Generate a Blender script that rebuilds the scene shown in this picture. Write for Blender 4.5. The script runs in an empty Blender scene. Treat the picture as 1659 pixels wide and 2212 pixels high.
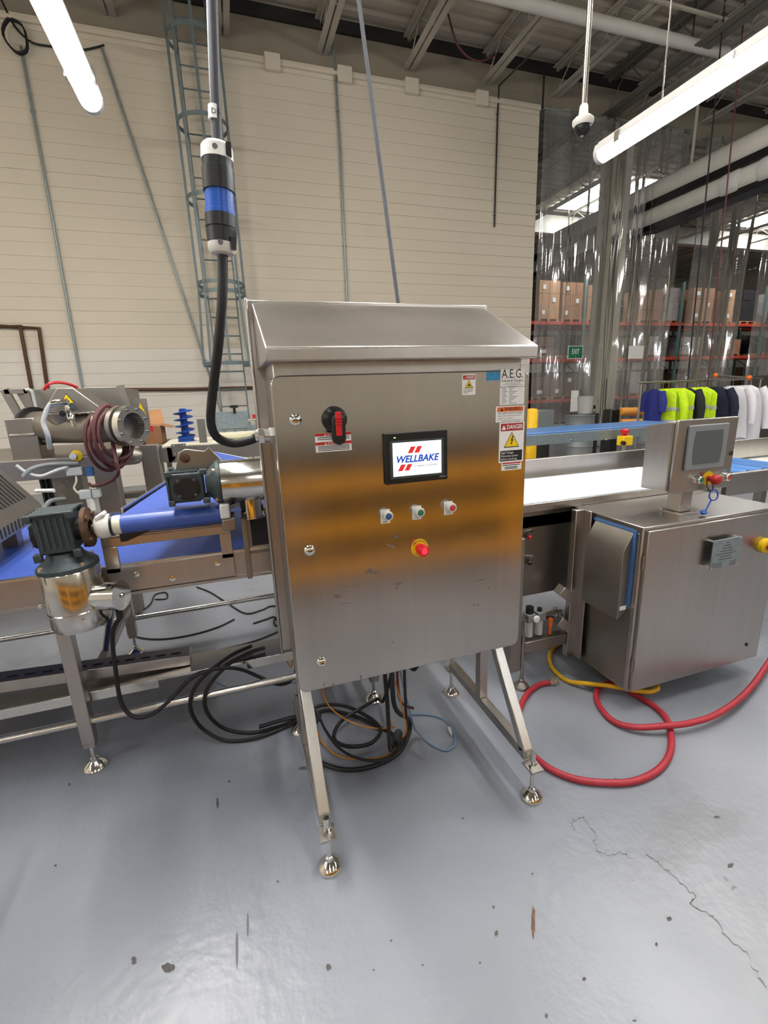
import bpy, math, random
import numpy as np
from mathutils import Vector, Matrix
random.seed(7)
S = bpy.context.scene
COL = S.collection
# ------------------------------------------------------------------ camera
FPX, CX, CY, CAMH = 996.8, 829.5, 1106.0, 1.5
PIT, YAW, ROL = map(math.radians, (14.463, 17.814, -2.160))
_f = Vector((math.cos(PIT)*math.sin(YAW), math.cos(PIT)*math.cos(YAW), -math.sin(PIT)))
_r = Vector((math.cos(YAW), -math.sin(YAW), 0)); _u = _r.cross(_f)
_r, _u = math.cos(ROL)*_r + math.sin(ROL)*_u, -math.sin(ROL)*_r + math.cos(ROL)*_u
CAM = Vector((0, 0, CAMH))
cd = bpy.data.cameras.new('camera'); co = bpy.data.objects.new('camera', cd); COL.objects.link(co)
cd.sensor_fit = 'HORIZONTAL'; cd.sensor_width = 36; cd.lens = FPX/1659*36; cd.clip_start = .05; cd.clip_end = 200
m3 = Matrix((_r, _u, -_f)).transposed()
co.matrix_world = Matrix.Translation(CAM) @ m3.to_4x4()
S.camera = co
# ------------------------------------------------------------------ world, exposure
w = bpy.data.worlds.new('world'); S.world = w; w.use_nodes = True
w.node_tree.nodes['Background'].inputs[0].default_value = (.8, .85, .9, 1)
w.node_tree.nodes['Background'].inputs[1].default_value = .3
S.view_settings.view_transform = 'Standard'; S.view_settings.look = 'None'
S.view_settings.exposure = 0.0; S.view_settings.gamma = 1; S.view_settings.use_curve_mapping = False
S.cycles.adaptive_threshold = .02; S.cycles.max_bounces = 6; S.cycles.diffuse_bounces = 3; S.cycles.glossy_bounces = 4; S.cycles.transparent_max_bounces = 12; S.cycles.caustics_reflective = False; S.cycles.caustics_refractive = False
LAMP, HIGHBAY, SKYL = 50.0, 185.0, 20.0          # emission of the room lamps and skylights

# a pixel of the photograph gives a direction; the plane it is laid on gives the distance
def ray(x, y): return _f + _r*((x-CX)/FPX) - _u*((y-CY)/FPX)
def oy(x, y, Y): d = ray(x, y); return CAM + d*(Y/d.y)
def oz(x, y, z=0.): d = ray(x, y); return CAM + d*((z-CAMH)/d.z)
def ox(x, y, X): d = ray(x, y); return CAM + d*(X/d.x)

# ------------------------------------------------------------------ materials
def lin(c):
    return tuple((v/12.92 if v <= .04045 else ((v+.055)/1.055)**2.4) for v in (c[0]/255, c[1]/255, c[2]/255)) + (1,)
MATS = {}
def mat(name, rgb, rough=.5, metal=0., spec=.5, noise=None, bump=None, emit=None, coat=0, roughvar=None, aniso=0):
    """noise=(scale xyz, strength 0-1, detail) varies the base colour; bump=(scale xyz, strength)."""
    m = bpy.data.materials.new(name); m.use_nodes = True; nt = m.node_tree; b = nt.nodes['Principled BSDF']
    c = lin(rgb)
    b.inputs['Base Color'].default_value = c; b.inputs['Roughness'].default_value = rough
    b.inputs['Metallic'].default_value = metal; b.inputs['Specular IOR Level'].default_value = spec
    if coat: b.inputs['Coat Weight'].default_value = coat; b.inputs['Coat Roughness'].default_value = .1
    if emit:
        b.inputs['Emission Color'].default_value = lin(emit[0]); b.inputs['Emission Strength'].default_value = emit[1]
    def tex(scale, detail=4):
        tc = nt.nodes.new('ShaderNodeTexCoord'); mp = nt.nodes.new('ShaderNodeMapping')
        mp.inputs['Scale'].default_value = scale
        gp = nt.nodes.new('ShaderNodeNewGeometry')
        nt.links.new(gp.outputs['Position'], mp.inputs['Vector'])
        n = nt.nodes.new('ShaderNodeTexNoise'); n.inputs['Scale'].default_value = 1; n.inputs['Detail'].default_value = detail
        nt.links.new(mp.outputs['Vector'], n.inputs['Vector']); return n
    if noise:
        n = tex(noise[0], noise[2] if len(noise) > 2 else 4)
        r = nt.nodes.new('ShaderNodeValToRGB'); k = noise[1]
        r.color_ramp.elements[0].position = .3; r.color_ramp.elements[1].position = .7
        r.color_ramp.elements[0].color = tuple(v*(1-k) for v in c[:3]) + (1,)
        r.color_ramp.elements[1].color = tuple(min(1, v*(1+k)) for v in c[:3]) + (1,)
        nt.links.new(n.outputs['Fac'], r.inputs['Fac']); nt.links.new(r.outputs['Color'], b.inputs['Base Color'])
    if roughvar:
        n = tex(roughvar[0], 3); mr = nt.nodes.new('ShaderNodeMapRange')
        mr.inputs['From Min'].default_value = .3; mr.inputs['From Max'].default_value = .7
        mr.inputs['To Min'].default_value = roughvar[1]; mr.inputs['To Max'].default_value = roughvar[2]
        nt.links.new(n.outputs['Fac'], mr.inputs['Value']); nt.links.new(mr.outputs['Result'], b.inputs['Roughness'])
    if bump:
        n = tex(bump[0], 3); bp = nt.nodes.new('ShaderNodeBump'); bp.inputs['Strength'].default_value = bump[1]; bp.inputs['Distance'].default_value = .01
        nt.links.new(n.outputs['Fac'], bp.inputs['Height']); nt.links.new(bp.outputs['Normal'], b.inputs['Normal'])
    MATS[name] = m; return m

mat('steel', (180, 174, 167), .33, 1, roughvar=((2.5, 2.5, 2.5), .29, .36), noise=((30, 30, 2.0), .035))
mat('steel_door', (184, 178, 170), .18, 1, roughvar=((2.5, 2.5, 2.5), .165, .20), noise=((40, 40, 2.0), .03))
mat('steel_dark', (150, 145, 138), .38, 1, noise=((4, 4, 4), .10), roughvar=((3, 3, 3), .32, .42))
mat('steel_bright', (214, 211, 204), .26, 1, noise=((20, 20, 3), .05))
mat('steel_far', (156, 151, 144), .42, 1, noise=((3, 3, 3), .08))
mat('chrome', (222, 219, 212), .10, 1, roughvar=((30, 30, 30), .06, .14))
mat('brushed_can', (205, 200, 192), .17, 1, roughvar=((40, 40, 2), .12, .2))
mat('galvanised', (150, 163, 166), .45, .7, noise=((30, 30, 30), .12))
mat('ladder_grey', (112, 126, 130), .5, .3, noise=((8, 8, 8), .12))
mat('cast_grey', (62, 72, 74), .5, .25, noise=((60, 60, 60), .22), bump=((160, 160, 160), .15))
mat('cast_black', (24, 22, 22), .45, .2, noise=((50, 50, 50), .2))
mat('rust', (92, 68, 50), .7, .5, noise=((70, 70, 70), .35))
mat('black_plastic', (16, 16, 17), .38)
mat('rubber', (14, 14, 15), .5, bump=((200, 200, 200), .1))
mat('grey_cable', (74, 78, 86), .55)
mat('cable_sheath', (58, 58, 64), .5)
mat('white_plastic', (226, 224, 216), .45, noise=((120, 120, 120), .05))
mat('blue_plastic', (24, 84, 178), .3)
mat('blue_auger', (16, 70, 160), .4)
mat('blue_belt', (62, 88, 168), .40, noise=((5, 5, 5), .06), roughvar=((8, 8, 8), .34, .46))
mat('blue_conv', (74, 118, 176), .4)
mat('white_belt', (205, 211, 219), .5, noise=((6, 6, 6), .02))
mat('red_plastic', (200, 30, 34), .35)
mat('red_lit', (205, 12, 24), .3, emit=((255, 10, 30), .12))
mat('red_glow', (255, 70, 90), .3, emit=((255, 60, 80), .6))
mat('red_hose', (168, 44, 56), .5, noise=((40, 40, 40), .12))
mat('brown_hose', (92, 48, 48), .55, noise=((40, 40, 40), .12))
mat('yellow_hose', (222, 172, 24), .5, noise=((30, 30, 30), .1))
mat('orange_wire', (200, 130, 44), .5)
mat('blue_wire', (110, 140, 166), .45)
mat('yellow', (238, 196, 20), .45)
mat('safety_yellow', (240, 190, 20), .5, noise=((10, 10, 10), .08))
mat('scuff', (138, 130, 120), .5, .9, noise=((60, 60, 60), .3))
mat('floor_chip', (80, 78, 76), .7, noise=((60, 60, 60), .3))
mat('floor_rust', (104, 76, 58), .7, noise=((60, 60, 60), .3))
mat('floor_line', (98, 99, 102), .6)
mat('orange_rail', (255, 172, 4), .5, noise=((6, 6, 6), .05))
mat('rack_orange', (196, 62, 40), .55, noise=((5, 5, 5), .15))
mat('rack_green', (86, 110, 104), .55, noise=((5, 5, 5), .12))
mat('cardboard', (158, 112, 78), .85, noise=((9, 9, 9), .10))
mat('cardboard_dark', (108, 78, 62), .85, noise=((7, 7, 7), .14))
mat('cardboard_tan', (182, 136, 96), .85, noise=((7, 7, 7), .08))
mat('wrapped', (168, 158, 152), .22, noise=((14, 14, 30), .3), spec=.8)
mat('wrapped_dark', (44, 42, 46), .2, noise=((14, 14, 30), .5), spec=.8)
mat('paper', (236, 236, 232), .6)
mat('paper_grey', (196, 198, 196), .6)
mat('ink', (22, 22, 24), .6)
mat('ink_grey', (96, 96, 98), .6)
mat('label_red', (196, 40, 32), .5)
mat('label_dred', (168, 26, 26), .5)
mat('label_orange', (232, 110, 28), .5)
mat('label_yellow', (244, 212, 16), .5)
mat('blue_tape', (48, 138, 190), .55, noise=((120, 120, 120), .2))
mat('exit_green', (30, 112, 84), .5)
mat('screen', (236, 240, 248), .3, emit=((232, 238, 250), .82))
mat('logo_red', (214, 52, 48), .3, emit=((214, 44, 44), .5))
mat('logo_blue', (24, 80, 180), .3, emit=((24, 74, 180), .5))
mat('led_green', (150, 240, 120), .3, emit=((170, 255, 130), 1.5))
mat('screen_off', (92, 98, 98), .22)
mat('bezel_grey', (128, 132, 134), .5)
mat('button_blue', (52, 96, 142), .3)
mat('button_green', (40, 122, 84), .3)
mat('button_red', (196, 62, 74), .3)
mat('button_boot', (214, 212, 202), .3)
mat('wall_paint', (220, 211, 194), .75, noise=((.5, .5, .5), .04), bump=((18, 18, 18), .12))
mat('wall_white', (226, 221, 213), .7, noise=((.6, .6, .6), .04), bump=((18, 18, 18), .12))
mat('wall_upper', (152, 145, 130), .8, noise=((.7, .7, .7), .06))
mat('deck_paint', (180, 172, 158), .8, noise=((1, 1, 1), .07))
mat('joist_paint', (176, 170, 158), .7, noise=((3, 3, 3), .1))
mat('dark_steel', (44, 42, 40), .7)
mat('girder_grey', (104, 100, 92), .7, noise=((3, 3, 3), .1))
mat('pipe_white', (204, 202, 196), .45, noise=((3, 3, 3), .06))
mat('copper_pipe', (92, 66, 52), .5, .5)
mat('column_paint', (196, 190, 172), .7, noise=((2, 2, 6), .07))
mat('lens', (255, 255, 255), .4, emit=((250, 252, 255), LAMP))
mat('lens_high', (255, 255, 255), .4, emit=((255, 249, 240), HIGHBAY))
mat('skylight', (255, 255, 255), .4, emit=((244, 250, 255), SKYL))
mat('fixture_grey', (196, 196, 194), .5)
mat('hi_vis', (198, 232, 24), .75, noise=((16, 16, 16), .1))
mat('reflective', (176, 182, 176), .4)
mat('navy_cloth', (22, 28, 52), .85, noise=((14, 14, 14), .15))
mat('royal_cloth', (36, 44, 122), .85, noise=((14, 14, 14), .12))
mat('dark_cloth', (30, 32, 38), .85)
mat('white_cloth', (232, 230, 236), .8, noise=((12, 12, 6), .04))
mat('drum_grey', (140, 146, 148), .45, .3)
mat('foam_roll', (222, 150, 66), .6)
mat('cream_table', (226, 222, 200), .55)

def floor_material():
    m = bpy.data.materials.new('floor_epoxy'); m.use_nodes = True; nt = m.node_tree; b = nt.nodes['Principled BSDF']; L = nt.links
    g = nt.nodes.new('ShaderNodeNewGeometry')
    def noise(s, d=5, rough=.55, dist=0):
        n = nt.nodes.new('ShaderNodeTexNoise'); n.inputs['Scale'].default_value = s; n.inputs['Detail'].default_value = d
        n.inputs['Roughness'].default_value = rough; n.inputs['Distortion'].default_value = dist
        L.new(g.outputs['Position'], n.inputs['Vector']); return n
    def ramp(src, *els):
        r = nt.nodes.new('ShaderNodeValToRGB'); e = r.color_ramp.elements
        e[0].position, e[0].color = els[0]; e[1].position, e[1].color = els[-1]
        for p, c in els[1:-1]: q = e.new(p); q.color = c
        L.new(src, r.inputs['Fac']); return r
    base = ramp(noise(1.3).outputs['Fac'], (.3, lin((126, 130, 138))), (.7, lin((143, 147, 155))))
    # broad worn patches, grimy specks and chips with shapes of their own
    wear = ramp(noise(.8, 6, .62, .4).outputs['Fac'], (.56, (0, 0, 0, 1)), (.60, (1, 1, 1, 1)), )
    edge = ramp(noise(.8, 6, .62, .4).outputs['Fac'], (.553, (0, 0, 0, 1)), (.56, (1, 1, 1, 1)), (.572, (0, 0, 0, 1)))
    spots = ramp(noise(9, 3, .5).outputs['Fac'], (.735, (0, 0, 0, 1)), (.76, (1, 1, 1, 1)))
    def mix(f, a, c, k):
        x = nt.nodes.new('ShaderNodeMix'); x.data_type = 'RGBA'
        mu = nt.nodes.new('ShaderNodeMath'); mu.operation = 'MULTIPLY'; mu.inputs[1].default_value = k
        L.new(f, mu.inputs[0]); L.new(mu.outputs[0], x.inputs['Factor']); L.new(a, x.inputs['A']); x.inputs['B'].default_value = c
        return x.outputs['Result']
    c = mix(wear.outputs['Color'], base.outputs['Color'], lin((112, 112, 114)), .4)
    c = mix(spots.outputs['Color'], c, lin((70, 68, 66)), .7)
    L.new(c, b.inputs['Base Color'])
    rr = nt.nodes.new('ShaderNodeMapRange'); rr.inputs['To Min'].default_value = .24; rr.inputs['To Max'].default_value = .42
    L.new(noise(2.2).outputs['Fac'], rr.inputs['Value']); L.new(rr.outputs['Result'], b.inputs['Roughness'])
    bp = nt.nodes.new('ShaderNodeBump'); bp.inputs['Strength'].default_value = .16; bp.inputs['Distance'].default_value = .012
    L.new(noise(26, 2).outputs['Fac'], bp.inputs['Height']); L.new(bp.outputs['Normal'], b.inputs['Normal'])
    MATS['floor_epoxy'] = m
floor_material()
def curtain_material():
    m = bpy.data.materials.new('clear_vinyl'); m.use_nodes = True; nt = m.node_tree; nt.nodes.clear(); L = nt.links
    o = nt.nodes.new('ShaderNodeOutputMaterial'); t = nt.nodes.new('ShaderNodeBsdfTransparent'); t.inputs[0].default_value = (.95, .96, .96, 1)
    g = nt.nodes.new('ShaderNodeBsdfGlossy'); g.inputs['Roughness'].default_value = .06; g.inputs[0].default_value = (1, 1, 1, 1)
    d = nt.nodes.new('ShaderNodeBsdfDiffuse'); d.inputs[0].default_value = (.7, .72, .74, 1)
    fr = nt.nodes.new('ShaderNodeFresnel'); fr.inputs['IOR'].default_value = 1.5
    mu = nt.nodes.new('ShaderNodeMath'); mu.operation = 'MULTIPLY'; mu.inputs[1].default_value = 3.0
    L.new(fr.outputs[0], mu.inputs[0])
    a = nt.nodes.new('ShaderNodeMixShader'); a.inputs[0].default_value = .16; L.new(t.outputs[0], a.inputs[1]); L.new(d.outputs[0], a.inputs[2])
    b = nt.nodes.new('ShaderNodeMixShader'); L.new(mu.outputs[0], b.inputs[0]); L.new(a.outputs[0], b.inputs[1]); L.new(g.outputs[0], b.inputs[2])
    L.new(b.outputs[0], o.inputs[0]); MATS['clear_vinyl'] = m
curtain_material()

# ------------------------------------------------------------------ mesh helpers
def V(*a): return Vector(a)
def frame(d):
    d = Vector(d).normalized(); h = V(0, 0, 1) if abs(d.z) < .95 else V(1, 0, 0)
    a = d.cross(h).normalized(); return a, a.cross(d).normalized(), d
def spline(pts, n=8):
    pts = [Vector(p) for p in pts]; out = []
    for i in range(len(pts)-1):
        p0 = pts[max(i-1, 0)]; p1 = pts[i]; p2 = pts[i+1]; p3 = pts[min(i+2, len(pts)-1)]
        for k in range(n):
            t = k/n; t2 = t*t; t3 = t2*t
            out.append(.5*((2*p1)+(-p0+p2)*t+(2*p0-5*p1+4*p2-p3)*t2+(-p0+3*p1-3*p2+p3)*t3))
    out.append(pts[-1]); return out
class MB:
    def __init__(s): s.v = []; s.f = []; s.M = None
    def add(s, vs, fs):
        n = len(s.v)
        s.v += [(s.M @ Vector(p)) if s.M else Vector(p) for p in vs]; s.f += [tuple(i+n for i in f) for f in fs]; return s
    def box(s, x0, x1, y0, y1, z0, z1):
        return s.add([(x, y, z) for x in (x0, x1) for y in (y0, y1) for z in (z0, z1)],
                     [(0, 1, 3, 2), (4, 6, 7, 5), (0, 4, 5, 1), (2, 3, 7, 6), (0, 2, 6, 4), (1, 5, 7, 3)])
    def bar(s, a, b, w, h=None, up=(0, 0, 1)):
        """square bar from a to b; w sideways, h along 'up'"""
        a = Vector(a); b = Vector(b); h = h or w; d = (b-a).normalized(); up = Vector(up)
        if abs(d.dot(up)) > .98: up = V(0, 1, 0)
        sd = d.cross(up).normalized(); uu = sd.cross(d).normalized()
        vs = [p+sd*(i*w/2)+uu*(j*h/2) for p in (a, b) for i, j in ((-1, -1), (1, -1), (1, 1), (-1, 1))]
        return s.add(vs, [(0, 1, 2, 3), (7, 6, 5, 4), (0, 4, 5, 1), (1, 5, 6, 2), (2, 6, 7, 3), (3, 7, 4, 0)])
    def cyl(s, a, b, r, r2=None, n=20, caps=True):
        a = Vector(a); b = Vector(b); r2 = r if r2 is None else r2; x, y, d = frame(b-a)
        vs = []
        for p, q in ((a, r), (b, r2)):
            vs += [p+(x*math.cos(t)+y*math.sin(t))*q for t in [2*math.pi*i/n for i in range(n)]]
        fs = [(i, (i+1) % n, n+(i+1) % n, n+i) for i in range(n)]
        if caps: fs += [tuple(range(n-1, -1, -1)), tuple(range(n, 2*n))]
        return s.add(vs, fs)
    def lathe(s, o, axis, prof, n=24):
        """prof: (radius, distance along axis)"""
        o = Vector(o); x, y, d = frame(axis); vs = []; fs = []; k = len(prof)
        for r, h in prof:
            vs += [o+d*h+(x*math.cos(t)+y*math.sin(t))*max(r, 1e-5) for t in [2*math.pi*i/n for i in range(n)]]
        for j in range(k-1):
            fs += [(j*n+i, j*n+(i+1) % n, (j+1)*n+(i+1) % n, (j+1)*n+i) for i in range(n)]
        if prof[0][0] > 1e-4: fs.append(tuple(range(n-1, -1, -1)))
        if prof[-1][0] > 1e-4: fs.append(tuple(range((k-1)*n, k*n)))
        return s.add(vs, fs)
    def tube(s, pts, r, n=8, sm=0, rr=None):
        if sm: pts = spline(pts, sm)
        pts = [Vector(p) for p in pts]; k = len(pts); vs = []; fs = []; px = None
        for i, p in enumerate(pts):
            d = (pts[min(i+1, k-1)]-pts[max(i-1, 0)])
            d = d.normalized() if d.length > 1e-9 else V(0, 0, 1)
            if px is None: px = frame(d)[0]
            px = (px-d*px.dot(d)); px = px.normalized() if px.length > 1e-6 else frame(d)[0]
            y = d.cross(px); q = r if rr is None else rr[i]
            vs += [p+(px*math.cos(t)+y*math.sin(t))*q for t in [2*math.pi*j/n for j in range(n)]]
        for i in range(k-1):
            fs += [(i*n+j, i*n+(j+1) % n, (i+1)*n+(j+1) % n, (i+1)*n+j) for j in range(n)]
        fs += [tuple(range(n-1, -1, -1)), tuple(range((k-1)*n, k*n))]
        return s.add(vs, fs)
    def prism(s, poly, d):
        """polygon of 3-D points, extruded by vector d"""
        poly = [Vector(p) for p in poly]; d = Vector(d); n = len(poly)
        return s.add(poly+[p+d for p in poly], [tuple(range(n-1, -1, -1)), tuple(range(n, 2*n))]+[(i, (i+1) % n, n+(i+1) % n, n+i) for i in range(n)])
    def plate(s, o, ax, ay, wdt, hgt, r, th, n=5):
        """rounded rectangle centred on o in the plane ax, ay, thickness th along ax x ay"""
        o = Vector(o); ax = Vector(ax).normalized(); ay = Vector(ay).normalized(); nn = ax.cross(ay); pts = []
        for cx, cy, a0 in ((1, 1, 0), (-1, 1, 90), (-1, -1, 180), (1, -1, 270)):
            for i in range(n+1):
                t = math.radians(a0+90*i/n); pts.append(o+ax*(cx*(wdt/2-r)+r*math.cos(t))+ay*(cy*(hgt/2-r)+r*math.sin(t)))
        return s.prism(pts, nn*th)
    def ring(s, o, axis, ro, ri, th, n=28):
        return s.lathe_closed(o, axis, [(ri, 0), (ro, 0), (ro, th), (ri, th)], n)
    def lathe_closed(s, o, axis, prof, n=24):
        o = Vector(o); x, y, d = frame(axis); vs = []; fs = []; k = len(prof)
        for r, h in prof: vs += [o+d*h+(x*math.cos(t)+y*math.sin(t))*r for t in [2*math.pi*i/n for i in range(n)]]
        for j in range(k):
            j2 = (j+1) % k; fs += [(j*n+i, j*n+(i+1) % n, j2*n+(i+1) % n, j2*n+i) for i in range(n)]
        return s.add(vs, fs)
    def text(s, t, o, size, ax=(1, 0, 0), ay=(0, 0, 1), align='CENTER', xs=1., shear=0., fit=None, bold=0.):
        c = bpy.data.curves.new('t', 'FONT'); c.body = t; c.size = size; c.align_x = align; c.align_y = 'CENTER'; c.shear = shear; c.offset = bold*size; c.resolution_u = 2
        ob = bpy.data.objects.new('t', c); me = bpy.data.meshes.new_from_object(ob)
        o = Vector(o); ax = Vector(ax); ay = Vector(ay)
        if fit and len(me.vertices):
            wd = max(v.co.x for v in me.vertices)-min(v.co.x for v in me.vertices); xs = fit/wd
        s.add([o+ax*(v.co.x*xs)+ay*v.co.y for v in me.vertices], [tuple(p.vertices) for p in me.polygons])
        bpy.data.meshes.remove(me); bpy.data.objects.remove(ob); bpy.data.curves.remove(c); return s
    def build(s, name, m, parent=None, label=None, bevel=0, smooth=True, angle=35, seg=2):
        vs = s.v; lo = [min(v[i] for v in vs) for i in range(3)]; hi = [max(v[i] for v in vs) for i in range(3)]
        c = Vector([(lo[i]+hi[i])/2 for i in range(3)])
        if parent is None: c.z = lo[2]
        me = bpy.data.meshes.new(name); me.from_pydata([v-c for v in vs], [], s.f); me.update()
        bpy_fix(me)
        me.materials.append(MATS[m])
        if smooth:
            me.polygons.foreach_set('use_smooth', [True]*len(me.polygons)); me.set_sharp_from_angle(angle=math.radians(angle))
        o = bpy.data.objects.new(name, me); COL.objects.link(o); WLOC[o.name] = c
        if parent is not None: o.parent = parent; o.location = c-WLOC[parent.name]
        else: o.location = c
        if bevel:
            b = o.modifiers.new('bevel', 'BEVEL'); b.width = bevel; b.segments = seg; b.limit_method = 'ANGLE'; b.angle_limit = math.radians(40); b.harden_normals = False
        if label: o['label'] = label
        return o
import bmesh
def bpy_fix(me):
    bm = bmesh.new(); bm.from_mesh(me); bmesh.ops.recalc_face_normals(bm, faces=bm.faces); bm.to_mesh(me); bm.free()
WLOC = {}
def thing(name, label, cat, loc=(0, 0, 0), group=None):
    o = bpy.data.objects.new(name, None); COL.objects.link(o); o.empty_display_size = .05; o.location = loc; WLOC[o.name] = Vector(loc)
    return tag(o, label, cat, group)
def tag(o, label, cat, group=None, kind=None):
    o['label'] = label; o['category'] = cat
    if group: o['group'] = group
    if kind: o['kind'] = kind
    return o
def struct(o, label, cat): return tag(o, label, cat, None, 'structure')
def dup(root, loc, label=None, rz=0):
    r = root.copy(); COL.objects.link(r); r.location = loc; r.rotation_euler = (0, 0, rz); WLOC[r.name] = Vector(loc)
    if label: r['label'] = label
    for ch in root.children:
        c = ch.copy(); COL.objects.link(c); c.parent = r
        for g in ch.children:
            d = g.copy(); COL.objects.link(d); d.parent = c
    return r
def box(x0, x1, y0, y1, z0, z1): return MB().box(x0, x1, y0, y1, z0, z1)
# ================================================================== the room
WY, WEND, LEDGE, ROOF = 9.4, 6.63, 6.90, 7.72
XL, XR, YB, YF = -7.0, 30.0, -7.0, 24.0
fl = box(XL, XR, YB, YF, -.1, 0).build('floor', 'floor_epoxy', smooth=False); struct(fl, 'worn grey painted concrete floor', 'floor')
# back wall: a core with painted block courses in front, each course a piece of its own
wl = box(XL, WEND, WY+.006, WY+.3, 0, LEDGE).build('wall_back', 'wall_paint', smooth=False); struct(wl, 'cream painted block wall behind the machines, white near the floor', 'wall')
SPLIT = 2.4; z = 0; i = 0
while z < LEDGE-.01:
    h = min(.2, LEDGE-z)
    MBc = MB().box(XL, WEND+.004, WY+random.uniform(-.002, .002), WY+.03, z+.0016, z+h-.0016)
    MBc.build('block_course', 'wall_white' if z+.1 < SPLIT else 'wall_paint', wl, bevel=.0035, seg=1); z += .2; i += 1
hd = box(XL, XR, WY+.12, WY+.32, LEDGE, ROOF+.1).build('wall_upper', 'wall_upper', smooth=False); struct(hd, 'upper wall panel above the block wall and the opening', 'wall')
lg = MB().box(XL, WEND, WY-.05, WY+.12, LEDGE-.03, LEDGE+.03).box(XL, WEND, WY-.03, WY+.1, LEDGE+.03, LEDGE+.07).build('trim_1', 'wall_paint', bevel=.008); struct(lg, 'painted ledge along the top of the block wall', 'trim')
for px in (585, 740, 886, 1040):
    p = oy(px, 100, WY); MB().box(p.x-.13, p.x+.13, WY-.09, WY+.02, LEDGE-.13, LEDGE+.11).build('ledge_bracket', 'wall_paint', lg, bevel=.012)
for nm, a, lab in (('wall_left', (XL-.2, XL, YB, YF, 0, ROOF), 'cream side wall'), ('wall_behind', (XL, XR, YB-.2, YB, 0, ROOF), 'cream wall behind the viewer'),
              ('wall_right', (XR, XR+.2, YB, YF, 0, ROOF), 'cream warehouse side wall'), ('wall_far', (XL, XR, YF, YF+.2, 0, ROOF), 'cream far warehouse wall')):
    struct(box(*a).build(nm, 'wall_paint', smooth=False), lab, 'wall')
# roof deck: ribs run along X
rm = MB(); y = YB; vs = []; fs = []; k = 0
prof = []
while y < YF:
    prof += [(y, ROOF), (y+.13, ROOF), (y+.16, ROOF+.05), (y+.27, ROOF+.05)]; y += .30
for (yy, zz) in prof: vs += [(XL, yy, zz), (XR, yy, zz)]
fs = [(2*i, 2*i+1, 2*i+3, 2*i+2) for i in range(len(prof)-1)]
rm.add(vs, fs); rm.box(XL, XR, YB, YF, ROOF+.06, ROOF+.14)
rf = rm.build('ceiling', 'deck_paint', smooth=False); struct(rf, 'ribbed metal roof deck with open joists', 'ceiling')
# joists run along Y: paired angles at top and bottom chord, round web bars
def joist(x, y0, y1, zb=7.22, big=False):
    m = MB(); wv = .09 if not big else .16
    for zc in (zb, ROOF-.04):
        for sx in (-1, 1):
            m.box(x+sx*.018, x+sx*(.018+wv), y0, y1, zc-.008, zc+.008); m.box(x+sx*.018-.005, x+sx*.018+.005, y0, y1, zc-.06 if zc > zb else zc, zc if zc > zb else zc+.07)
    y = y0; up = True
    while y < y1-.4:
        m.tube([(x, y, zb if up else ROOF-.05), (x, y+.55, ROOF-.05 if up else zb)], .012, 5); y += .55; up = not up
    return m
for jx in (-5.1, -3.4, -1.7, -.05, 1.6, 3.2, 4.8, 6.4):
    joist(jx+.65, YB, WY+.12).build('joist', 'joist_paint', rf)
for jx in (9.1, 11., 12.9, 14.8, 16.7, 18.6, 20.5, 22.4, 24.3, 26.2):
    joist(jx, WY+.35, YF-.2).build('joist', 'joist_paint', rf)
for jx in (9.2, 11.1, 13.):
    joist(jx, YB, WY+.12).build('joist', 'joist_paint', rf)
joist(8.35, YB, WY+.12, 7.0, True).build('girder', 'girder_grey', rf)
MB().box(XL, XR, WY+.06, WY+.12, ROOF-.16, ROOF+.02).build('wall_angle', 'dark_steel', rf)
MB().box(XL, XR, 16.2, 16.5, ROOF-.7, ROOF-.1).build('girder', 'joist_paint', rf)
for yy in (7.0, 3.2):
    MB().box(XL, XR, yy, yy+.04, 7.18, 7.22).build('bridging_angle', 'joist_paint', rf)
t = MB().cyl((1.5, 7.4, 7.05), (9.0, 7.4, 7.05), .09, n=16).build('ceiling_pipe', 'pipe_white'); tag(t, 'white pipe slung under the roof joists across the room', 'pipe')
for x in (2.2, 5.2, 8.2): MB().cyl((x, 7.4, 7.1), (x, 7.4, ROOF), .012, n=6).build('hanger', 'dark_steel', t)
# overhead trunking that runs towards the viewer on the right
TX = 9.75
p1 = ox(1659, 300, TX); zt = zt_trunk = p1.z
t = thing('overhead_trunking', 'long white overhead trunking with a black slot, high on the right', 'trunking', (TX, 8, zt-.5))
MB().lathe((TX, 4.2, zt-.02), (0, 1, 0), [(.0, 0), (.24, 0), (.24, 9.5), (0, 9.5)], 20).build('upper_pipe', 'pipe_white', t)
MB().box(TX-.2, TX+.2, 4.2, 13.7, zt-.34, zt-.2).build('slot', 'black_plastic', t)
MB().lathe((TX-.02, 4.2, zt-.52), (0, 1, 0), [(.0, 0), (.21, 0), (.21, 9.5), (0, 9.5)], 20).build('lower_pipe', 'pipe_white', t)
MB().box(TX-.16, TX+.2, 4.2, 13.7, zt-.8, zt-.68).build('seal_strip', 'black_plastic', t)
for yy in (6.6, 7.3): MB().lathe((TX-.02, yy, zt-.52), (0, 1, 0), [(.225, 0), (.235, .04), (.235, .3), (.225, .34)], 20).build('coupling', 'fixture_grey', t)
for yy in (5.5, 8.5, 11.5): MB().cyl((TX, yy, zt), (TX, yy, ROOF), .03, n=8).build('hanger_rod', 'joist_paint', t)
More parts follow.
